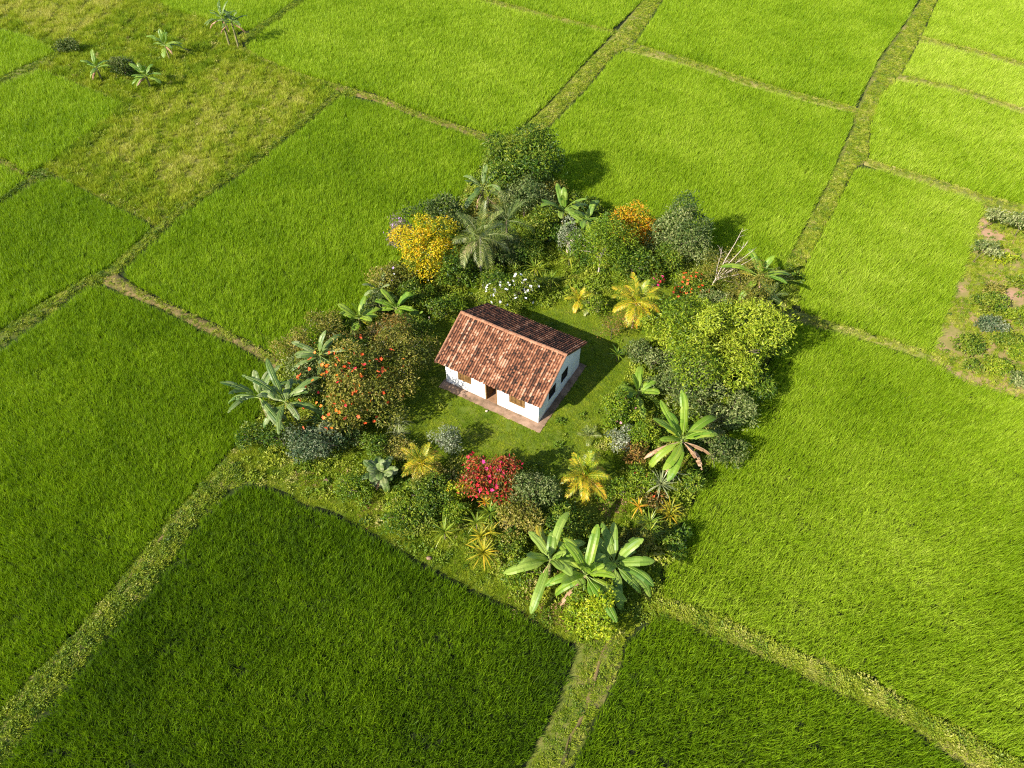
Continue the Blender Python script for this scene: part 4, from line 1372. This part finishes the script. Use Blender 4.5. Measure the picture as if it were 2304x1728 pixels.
W('croton', 'rusty croton below the white striped fan leaved plant', 'shrub', 1474, 1132, (.75, .6, .45), 'rust', 420, .2, group=SH, stem_name='stem', leaf_name='foliage', tint0=.42, flowers=[('redorange', 5, .2)])
W('shrub', 'leafy green shrub left of the white striped fan leaved plant', 'shrub', 1437, 1090, (.9, .8, .8), 'bright', 800, .18, group=SH, stem_name='stem', leaf_name='foliage', tint0=.38, flowers=[('crimson', 3, .26)])
W('shrub', 'dark rounded shrub behind the left end of the roof', 'shrub', 990, 700, (1.1, 1.0, .9), 'mid', 900, .19, group=SH, stem_name='stem', leaf_name='foliage', tint0=.26)
W('shrub', 'light green shrub beside the left gable of the house', 'shrub', 1018, 690, (.9, .8, .7), 'bright', 700, .17, group=SH, stem_name='stem', leaf_name='foliage', tint0=.36)
W('shrub', 'pale yellow green shrub on the left garden edge above the grey bananas', 'shrub', 664, 778, (1.3, 1.0, 1.4), 'olive', 1300, .18, hc=1.5, group=SH, stem_name='stem', leaf_name='foliage', tint0=.62)
W('shrub', 'tangled green shrub between the two grey banana groups', 'shrub', 700, 850, (1.7, 1.3, 1.1), 'greygreen', 1400, .2, group=SH, stem_name='stem', leaf_name='foliage', tint0=.32)
W('shrub', 'brownish green shrub between the young bananas and the small olive tree', 'shrub', 800, 775, (1.9, 1.3, 1.0), 'rust', 1600, .2, group=SH, stem_name='stem', leaf_name='foliage', tint0=.25)
W('shrub', 'dark low shrub in front of the round orange flowered tree', 'shrub', 770, 985, (1.3, 1.0, .8), 'dark', 1000, .2, group=SH, stem_name='stem', leaf_name='foliage', tint0=.45)
W('shrub', 'silvery shrub on the right edge below the right hand banana plant', 'shrub', 1655, 720, (1.1, .9, .9), 'silver', 800, .18, group=SH, stem_name='stem', leaf_name='foliage', tint0=.18)
W('shrub', 'dark green shrub behind the strap leaved plants at the back of the house', 'shrub', 1185, 572, (1.4, 1.1, .9), 'mid', 1200, .26, group=SH, stem_name='stem', leaf_name='foliage', tint0=.30, asp=.25)
W('shrub', 'low olive shrub behind the two banana plants at the back edge', 'shrub', 1240, 440, (1.2, 1.0, 1.2), 'olive', 800, .2, group=SH, stem_name='stem', leaf_name='foliage', tint0=.45)
W('climber', 'grey dead stump wrapped in a climbing plant behind the bright bushy tree', 'plant', 1281, 540, (.8, .8, 1.4), 'silver', 900, .18, hc=1.8, trunk=.22, bark='palebark', group=SH, stem_name='stump', leaf_name='foliage', tint0=.28, tvar=.3)
W('shrub', 'low shrub in the grass right of the silvery front lawn shrub', 'shrub', 960, 1075, (1.0, .8, .7), 'olive', 700, .18, group=SH, stem_name='stem', leaf_name='foliage', tint0=.45)

for (px, py, rad, kd, n, lf, ti, lab) in [
        (1120, 575, (1.5, 1.2, 1.3), 'dark', 1500, .26, .40, 'dark shrub right of the coconut palm trunk'),
        (1235, 520, (1.8, 1.3, 1.3), 'mid', 1700, .28, .34, 'leafy shrub under the two back banana plants'),
        (1095, 480, (1.4, 1.1, 1.5), 'olive', 1300, .22, .45, 'olive shrub below the grey torn banana'),
        (1490, 592, (1.4, 1.2, 1.2), 'mid', 1300, .22, .34, 'shaded green shrub between the orange tree and the grey green tree'),
        (1320, 470, (1.3, 1.0, 1.1), 'mid', 900, .24, .36, 'green shrub behind the right back banana plant'),
        (1612, 690, (1.3, 1.0, .9), 'greygreen', 1100, .20, .46, 'pale shrub between the bare tree and the largest tree'),
        (1690, 690, (1.3, 1.1, 1.2), 'olive', 1200, .20, .36, 'olive shrub on the right garden edge under the corner banana'),
        (1716, 780, (1.4, 1.2, 1.3), 'mid', 1300, .24, .32, 'green shrub on the right garden edge behind the largest tree'),
        (1690, 870, (1.5, 1.2, 1.3), 'mid', 1500, .24, .30, 'dark green shrub right of the lower side of the largest tree'),
        (1612, 1010, (1.3, 1.1, 1.1), 'dark', 1200, .22, .44, 'dark shrub on the right edge behind the dead banana leaves'),
        (1552, 1090, (.8, .7, .7), 'mid', 800, .20, .40, 'green shrub right of the white striped fan leaved plant'),
        (1515, 1222, (.9, .8, .7), 'mid', 900, .20, .34, 'dark green shrub on the right edge above the bottom banana clump'),
        (1425, 1225, (.9, .8, .7), 'olive', 1000, .20, .40, 'olive shrub behind the right bottom banana'),
        (1270, 1185, (1.2, 1.0, .9), 'mid', 1000, .20, .40, 'green shrub just behind the bottom banana clump'),
        (1180, 1290, (1.1, .9, .8), 'bright', 900, .18, .40, 'bright shrub at the left foot of the bottom banana clump'),
        (1150, 1225, (.8, .7, .6), 'mid', 900, .18, .42, 'green shrub right of the yellow striped strap leaved plants'),
        (1030, 1160, (.8, .7, .6), 'bright', 1100, .17, .40, 'light green shrub below the small yellow croton'),
        (935, 1180, (.9, .8, .6), 'mid', 900, .17, .48, 'green shrub left of the leftmost front strap leaved plant'),
        (790, 1100, (1.1, .9, .7), 'bright', 900, .17, .40, 'low bright shrub left of the broad leaved collard like plant'),
        (905, 1015, (1.1, .9, .7), 'olive', 900, .17, .50, 'low yellowish shrub left of the soft yellow palm'),
        (845, 1005, (1.0, .9, .7), 'mid', 800, .18, .40, 'low green shrub below the round orange flowered tree'),
        (735, 735, (1.4, 1.0, 1.1), 'olive', 1100, .19, .45, 'olive shrub on the left edge above the upper grey banana'),
        (930, 665, (1.3, 1.0, 1.1), 'mid', 1100, .20, .34, 'mid green shrub below the trunk of the yellow flowering tree'),
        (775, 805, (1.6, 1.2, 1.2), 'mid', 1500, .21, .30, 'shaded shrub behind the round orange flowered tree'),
        (860, 690, (1.3, 1.0, .9), 'dark', 1000, .21, .45, 'dark shrub around the young bananas near the house'),
        (945, 745, (1.2, .9, .8), 'mid', 900, .18, .36, 'low green shrub between the left gable and the young bananas'),
        (580, 985, (1.1, .9, .8), 'mid', 900, .19, .46, 'green shrub below the leftmost banana plant'),
        (1385, 1110, (1.0, .8, .7), 'bright', 800, .17, .42, 'low bright shrub right of the orange tipped golden palm'),
        (1345, 690, (1.0, .8, .7), 'bright', 700, .17, .46, 'light green shrub left of the golden yellow palm'),
        (1105, 625, (1.1, .9, .8), 'mid', 800, .19, .34, 'green shrub left of the white flowered shrub')]:
    W('shrub', lab, 'shrub', px, py, rad, kd, n, lf, group=SH, stem_name='stem', leaf_name='foliage', tint0=ti)

# bare tree with pale branches
rgd = nrg()
bb = G(1589, 664, .1)
t = thing('bare_tree', 'leafless tree with pale white branches near the back right corner', 'tree', bb, TR)


def img_off(dx, dy):
    """offset in the picture -> sideways metres and height above the foot"""
    q0 = G(1589, 664, 0)
    d = math.sqrt(q0[0] ** 2 + q0[1] ** 2 + CAM_H ** 2)
    return dx * d / F_PX, -dy * d / F_PX / .80


mb = MB()
x1, z1 = img_off(14, -38)
mb.tube([(0, 0, -.1), (x1 * .5, .1, z1 * .5), (x1, .15, z1)], [.085, .07, .055], 7)
mb.build('trunk', M['palebark'], t, True)
for (dx, dy, r, yy) in [(38, -135, .045, .2), (58, -105, .045, .4), (70, -82, .04, -.3), (82, -90, .035, .7), (10, -95, .03, .5), (50, -55, .03, -.6), (60, -50, .025, .7)]:
    bm = MB()
    x, z = img_off(dx, dy)
    p0 = np.array([x1 * .8, .1, z1 * .8])
    p3 = np.array([x, yy, z])
    p1 = p0 + (p3 - p0) * .4 + np.array([-.06, 0, .12])
    p2 = p0 + (p3 - p0) * .72 + np.array([.03, 0, .06])
    bm.tube([p0, p1, p2, p3], [r, r * .8, r * .55, r * .2], 6)
    for k in range(7):
        u = rgd.uniform(.35, .95)
        s = p0 + (p3 - p0) * u
        e = s + np.array([rgd.normal(.05, .28), rgd.normal(0, .28), rgd.uniform(.1, .45)])
        bm.tube([s, (s + e) / 2 + np.array([0, 0, .05]), e], [r * .38, r * .25, r * .1], 5)
    bm.build('branch', M['palebark'], t, True)

# ------------------------------------------------------------------ bananas
BN = 'banana plants'
banana('grey torn banana plant left of the large round tree at the far tip', 1086, 424, 3.4, 9, 3.1, 'grey', .6, dry=1, stem=.13)
banana('left one of the two banana plants right of the coconut palm', 1268, 476, 2.9, 10, 3.0, 'mid', .18, tbase=.6)
banana('right one of the two banana plants right of the coconut palm with pale upright leaves', 1322, 496, 2.8, 9, 2.8, 'mid', .3, tbase=.7)
banana('banana plant with tall yellow green leaves at the right corner of the garden', 1708, 622, 2.7, 9, 3.1, 'bright', .15, yellow=1, e_lo=0, e_hi=1.35, dry=1)
banana('low banana sucker in the shade below the right corner banana', 1712, 732, 1.0, 6, 1.9, 'mid', .2)
banana('young bright banana plant right of the house', 1436, 884, 1.5, 8, 2.1, 'bright', .05, e_lo=.1, stem=.09)
banana('banana plant with brown dead hanging leaves on the right edge', 1535, 990, 2.7, 12, 3.1, 'bright', .18, dry=5, stem=.15, yellow=1)
banana('grey green banana plant above the round orange flowered tree', 720, 800, 2.7, 9, 2.5, 'grey', .35)
banana('leftmost banana plant overhanging the left rice paddy', 585, 895, 2.9, 11, 3.3, 'grey', .5, dry=1, droop=1.3)
banana('leaning grey banana with a bare trunk at the left corner', 642, 905, 3.3, 10, 3.0, 'grey', .35, lean=(-.7, .2), stem=.15)
banana('broad leaved collard like plant on the front left edge', 858, 1066, 1.0, 22, 1.4, 'grey', .15, W=.56, e_lo=-.3, e_hi=1.3, cat='plant', stem=.08, dry=2, tbase=.65, group=None, name='broad_leaved_plant')
banana('left one of the bottom banana clump', 1238, 1260, 2.3, 13, 2.8, 'mid', .15, tbase=.72, yellow=1, dry=1)
banana('middle one of the bottom banana clump with bright yellow green leaves', 1318, 1294, 2.4, 14, 2.9, 'bright', .15, dry=1, tbase=.5)
banana('right one of the bottom banana clump beside the rice paddy', 1382, 1268, 2.2, 13, 2.8, 'mid', .25, dry=1, tbase=.6)
banana('young banana plant between the house and the left rice paddy', 892, 694, 1.5, 9, 2.1, 'bright', .12, e_lo=0, tbase=.35)
banana('small yellowish banana plant on the left garden edge', 808, 718, 1.3, 9, 1.9, 'bright', .2, yellow=1, tbase=.6)
banana('small pale banana plant below the olive shrub on the left edge', 853, 655, 1.4, 6, 1.9, 'grey', .15, tbase=.8)
banana('tiny banana seedling beside the young banana near the house', 942, 712, .5, 6, .85, 'mid', .05, W=.35, stem=.04)
banana('left stem of the tall ragged banana clump at the top of the fallow plot', 499, 42, 3.7, 8, 2.5, 'grey', .55, dry=2, stem=.16)
banana('right stem of the tall ragged banana clump at the top of the fallow plot', 521, 50, 3.3, 8, 2.2, 'grey', .5, dry=2, stem=.16)
banana('lone small banana plant in the middle of the fallow plot', 371, 102, 1.9, 9, 2.3, 'mid', .3, dry=1)
banana('leftmost small banana plant on the fallow plot', 217, 152, 1.7, 7, 2.1, 'mid', .3, dry=1)
banana('small banana plant right of the dark bush on the fallow plot', 329, 172, 1.7, 10, 2.3, 'mid', .25, dry=1)
W('shrub', 'dark bush between two small bananas on the fallow plot', 'shrub', 279, 158, (1.9, 1.3, 1.1), 'dark', 1200, .26, stem_name='stem', leaf_name='foliage', tint0=.5, lean=(0, 0))
W('shrub', 'low dark green bush beside the dry patch at the top left', 'shrub', 152, 106, (1.6, 1.0, .8), 'dark', 800, .26, stem_name='stem', leaf_name='foliage', tint0=.5)

# ------------------------------------------------------------------ palms
palm('coconut palm with drooping grey green fronds behind the house', 1080, 538, 4.3, 17, 2.9, 'grey', 40, .95, .034, -.75, 1.45, .12, dry=1, hang=1.2, bark='palebark', name='coconut_palm', droop=1.3, group='palms', fwd=.5)
palm('smaller green palm right behind the coconut palm', 1140, 500, 2.9, 10, 2.7, 'green', 34, .8, .026, -.3, 1.3, .1, hang=1.0, name='coconut_palm', group='palms', tgrad=-.2)
palm('palm with withered tan fronds beside the grey torn banana', 1098, 446, 2.9, 5, 2.6, 'grey', 32, .8, .026, -.1, 1.2, .1, dry=2, hang=1.0, name='coconut_palm', group='palms')
palm('golden yellow palm on the back lawn right of the roof', 1432, 684, 2.7, 26, 2.3, 'gold', 34, .68, .036, -.75, 1.45, .07, bark='palebark', hang=.9, droop=1.35, group='palms', tgrad=.5)
palm('golden palm with orange outer fronds on the front lawn', 1317, 1074, 1.9, 26, 1.9, 'gold', 34, .58, .033, -.65, 1.45, .07, bark='palebark', hang=.8, droop=1.3, group='palms', tgrad=.6)
palm('soft yellow green palm behind the broad leaved collard like plant', 950, 1046, 1.3, 18, 1.7, 'gold', 30, .5, .028, -.4, 1.4, .05, hang=.8, group='palms', tgrad=.15)
palm('low yellow green palm tuft behind the right end of the roof', 1302, 678, .7, 12, 1.35, 'gold', 24, .4, .028, -.1, 1.4, .05, hang=.7, group='palms', tgrad=0)
palm('small grey green palm tuft beside the low yellow green palm', 1332, 690, .6, 9, 1.1, 'grey', 20, .4, .03, -.1, 1.3, .05, hang=.7, group='palms')
palm('olive palm with a brown dead frond below the right corner banana', 1728, 672, 1.6, 11, 1.6, 'green', 26, .5, .024, -.5, 1.3, .08, dry=2, hang=.8, group='palms')
palm('tiny pale palm on the grass right of the front lawn', 1326, 984, .4, 8, .95, 'grey', 18, .35, .03, .0, 1.2, .05, hang=.6, group='palms')

# ------------------------------------------------------------------ strap leaved plants
SP = 'strap leaved plants'
rosette('strap leaved plant nearest the wall behind the house', 1158, 612, .6, 18, .9, 'strap', group=SP)
rosette('yellow green strap leaved plant behind the white flowered shrub', 1203, 606, .7, 22, .95, 'strap', group=SP, heads=2, tbase=.62)
rosette('strap leaved plant right of the white flowered shrub', 1240, 632, .7, 22, .9, 'strap', group=SP, heads=2, spread=.5)
rosette('pale strap leaved plant at the foot of the grey stump', 1281, 582, .8, 16, 1.1, 'strap', .10, group=SP, tbase=.6)
rosette('dark green strap leaved plant below the two back banana plants', 1200, 545, .7, 20, 1.5, 'strapdark', .10, group=SP)
rosette('golden strap leaved plant left of the magenta flowers', 1463, 610, .8, 22, .85, 'strapgold', group=SP, heads=2, spread=.4)
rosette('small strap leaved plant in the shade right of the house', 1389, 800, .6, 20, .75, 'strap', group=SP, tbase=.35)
rosette('dark strap leaved plant below the trunk of the leaning banana', 722, 945, .7, 16, 1.2, 'strapdark', .11, group=SP)
rosette('spidery grass tuft at the left end of the front lawn', 896, 955, .5, 34, 1.2, 'strapwhite', .022, group=SP, droop=2.0, heads=2, spread=.8, tbase=.45, name='grass_tuft')
rosette('green strap leaved plant leftmost in front of the crimson bush', 1000, 1200, .7, 22, .95, 'strap', group=SP)
rosette('strap leaved plant directly below the crimson bush', 1102, 1156, .8, 26, .95, 'strap', group=SP, tbase=.4)
rosette('upright strap leaved plant left below the crimson bush', 1072, 1178, .8, 18, .9, 'strap', group=SP, tbase=.55)
rosette('yellow striped strap leaved plant in the middle of the front bed', 1083, 1210, .7, 26, .9, 'strapgold', group=SP, heads=2, spread=.5, tbase=.25)
rosette('largest yellow striped strap leaved plant at the front bank', 1088, 1247, .7, 34, 1.05, 'strapgold', .08, group=SP, tbase=.3)
rosette('orange leaved tuft under the crimson bush', 1092, 1133, .5, 16, .55, 'strapgold', group=SP, tbase=.7)
rosette('white striped fan leaved plant near the right front edge', 1486, 1092, .9, 60, .95, 'strapwhite', .05, group=SP, droop=.6, e_lo=-.3)
rosette('small white striped fan leaved plant behind the larger one', 1517, 1068, .9, 30, .8, 'strapwhite', .045, group=SP, droop=.5)
rosette('golden strap leaved plant on the right front edge', 1508, 1148, .6, 20, .85, 'strapgold', group=SP, heads=2, spread=.4, tbase=.3)
rosette('round yellow green strap leaved plant above the bottom banana clump', 1460, 1180, .9, 46, .95, 'strap', .06, group=SP, e_lo=-.4, tbase=.55, heads=2, spread=.45)
rosette('orange tipped strap leaved plant left of the rusty croton', 1436, 1142, .6, 14, .8, 'strapgold', group=SP, tbase=.65)
rosette('green strap leaved plant under the broad tree on the right lawn', 1405, 958, .5, 16, .8, 'strap', group=SP, tbase=.3)

# ------------------------------------------------------------------ right hand vegetable plot
CB = 'vegetable plot bushes'
for (px, py, r, kd, lab, ti) in [
        (2225, 690, 1.7, 'mid', 'widest dark green bush in the middle of the reddish plot', .34),
        (2226, 732, 1.3, 'bluish', 'bluish green rounded bush below the widest bush on the reddish plot', .45),
        (2180, 778, 1.4, 'mid', 'dark green bush at the left edge of the reddish plot', .32),
        (2262, 766, 1.4, 'mid', 'green bush beside the bare earth patch on the reddish plot', .42),
        (2296, 800, 1.3, 'bright', 'bright green bush cut by the right edge at the bare earth patch', .32),
        (2232, 655, 1.2, 'olive', 'dull green bush above the widest bush on the reddish plot', .4),
        (2294, 712, 1.4, 'bright', 'yellow green bush beside the white stake on the reddish plot', .40),
        (2240, 826, 1.2, 'bright', 'lighter green bush at the lower end of the reddish plot', .4),
        (2186, 826, .9, 'mid', 'small green bush at the lower left corner of the reddish plot', .45),
        (2258, 582, 1.0, 'lime', 'lime green bush next to the upper pale leaved sapling', .25),
        (2286, 858, 1.1, 'greygreen', 'grey green bush at the very bottom of the reddish plot', .36),
        (2292, 640, 1.2, 'mid', 'green bush at the right edge above the white stake', .4)]:
    r *= .85
    W('bush', lab, 'bush', px, py, (r, r * .85, r * .5), kd, int(420 * r * r), .22, hc=r * .4, trunk=.04, group=CB, stem_name='stem', leaf_name='foliage', tint0=ti + .16)
CS = 'pale leaved saplings'
W('sapling', 'pale leaved sapling leaning over the left edge of the reddish plot', 'tree', 2222, 560, (1.1, .9, .5), 'greygreen', 300, .28, hc=1.6, trunk=.035, bark='bark', group=CS, tint0=.72, low=0, lean=(.7, .1))
W('sapling', 'pale leaved sapling at the top corner of the reddish plot', 'tree', 2242, 484, (.9, .8, .4), 'greygreen', 220, .28, hc=1.6, trunk=.035, bark='bark', group=CS, tint0=.74, low=0, lean=(.6, .1))
W('sapling', 'widest pale leaved sapling at the right edge above the bushes', 'tree', 2290, 500, (1.4, 1.0, .5), 'greygreen', 340, .28, hc=1.6, trunk=.04, bark='bark', group=CS, tint0=.74, low=0, lean=(-.5, .1))


def stake(label, px, py, h, r, lean=(0, 0), group=None):
    b = G(px, py, .08)
    mb = MB()
    mb.tube([(0, 0, -.15), (lean[0], lean[1], h), (lean[0] * 1.02, lean[1] * 1.02, h + .02)], [r, r * .9, r * .6], 7)
    o = mb.build('stake', M['palebark'], None, True, b)
    tag(o, label, 'stake', group)


stake('thin white stake standing in the reddish plot', 2290, 706, 1.3, .04, (.25, 0))
stake('short white post beside the left gable of the house', 967, 731, .9, .055, (.03, 0), 'white posts')
stake('short white post below the yellow flowering tree', 1018, 686, .8, .05, (.02, .05), 'white posts')


def stone(label, px, py, r, mat):
    rg = nrg()
    mb = MB()
    n, m = 8, 5
    V = []
    for i in range(m):
        th = math.pi * (i + .3) / (m - .4)
        for k in range(n):
            q = r * rg.uniform(.75, 1.15)
            V.append((q * math.sin(th) * math.cos(6.283 * k / n), q * .8 * math.sin(th) * math.sin(6.283 * k / n), r * .4 + q * .55 * math.cos(th)))
    Fc = [(i * n + k, (i + 1) * n + k, (i + 1) * n + (k + 1) % n, i * n + (k + 1) % n) for i in range(m - 1) for k in range(n)]
    Fc += [tuple(range(n)), tuple(reversed(range((m - 1) * n, m * n)))]
    mb.add(V, Fc)
    o = mb.build('stone', M[mat], None, True, G(px, py, .1))
    tag(o, label, 'stone')


stone('pale stone on the lawn beside the front plinth of the house', 1095, 926, .13, 'palebark')
stone('pinkish stone on the grassy bank below the front bed', 966, 1257, .2, 'slab')
stone('pinkish stone at the front left edge of the garden', 735, 1083, .25, 'slab')
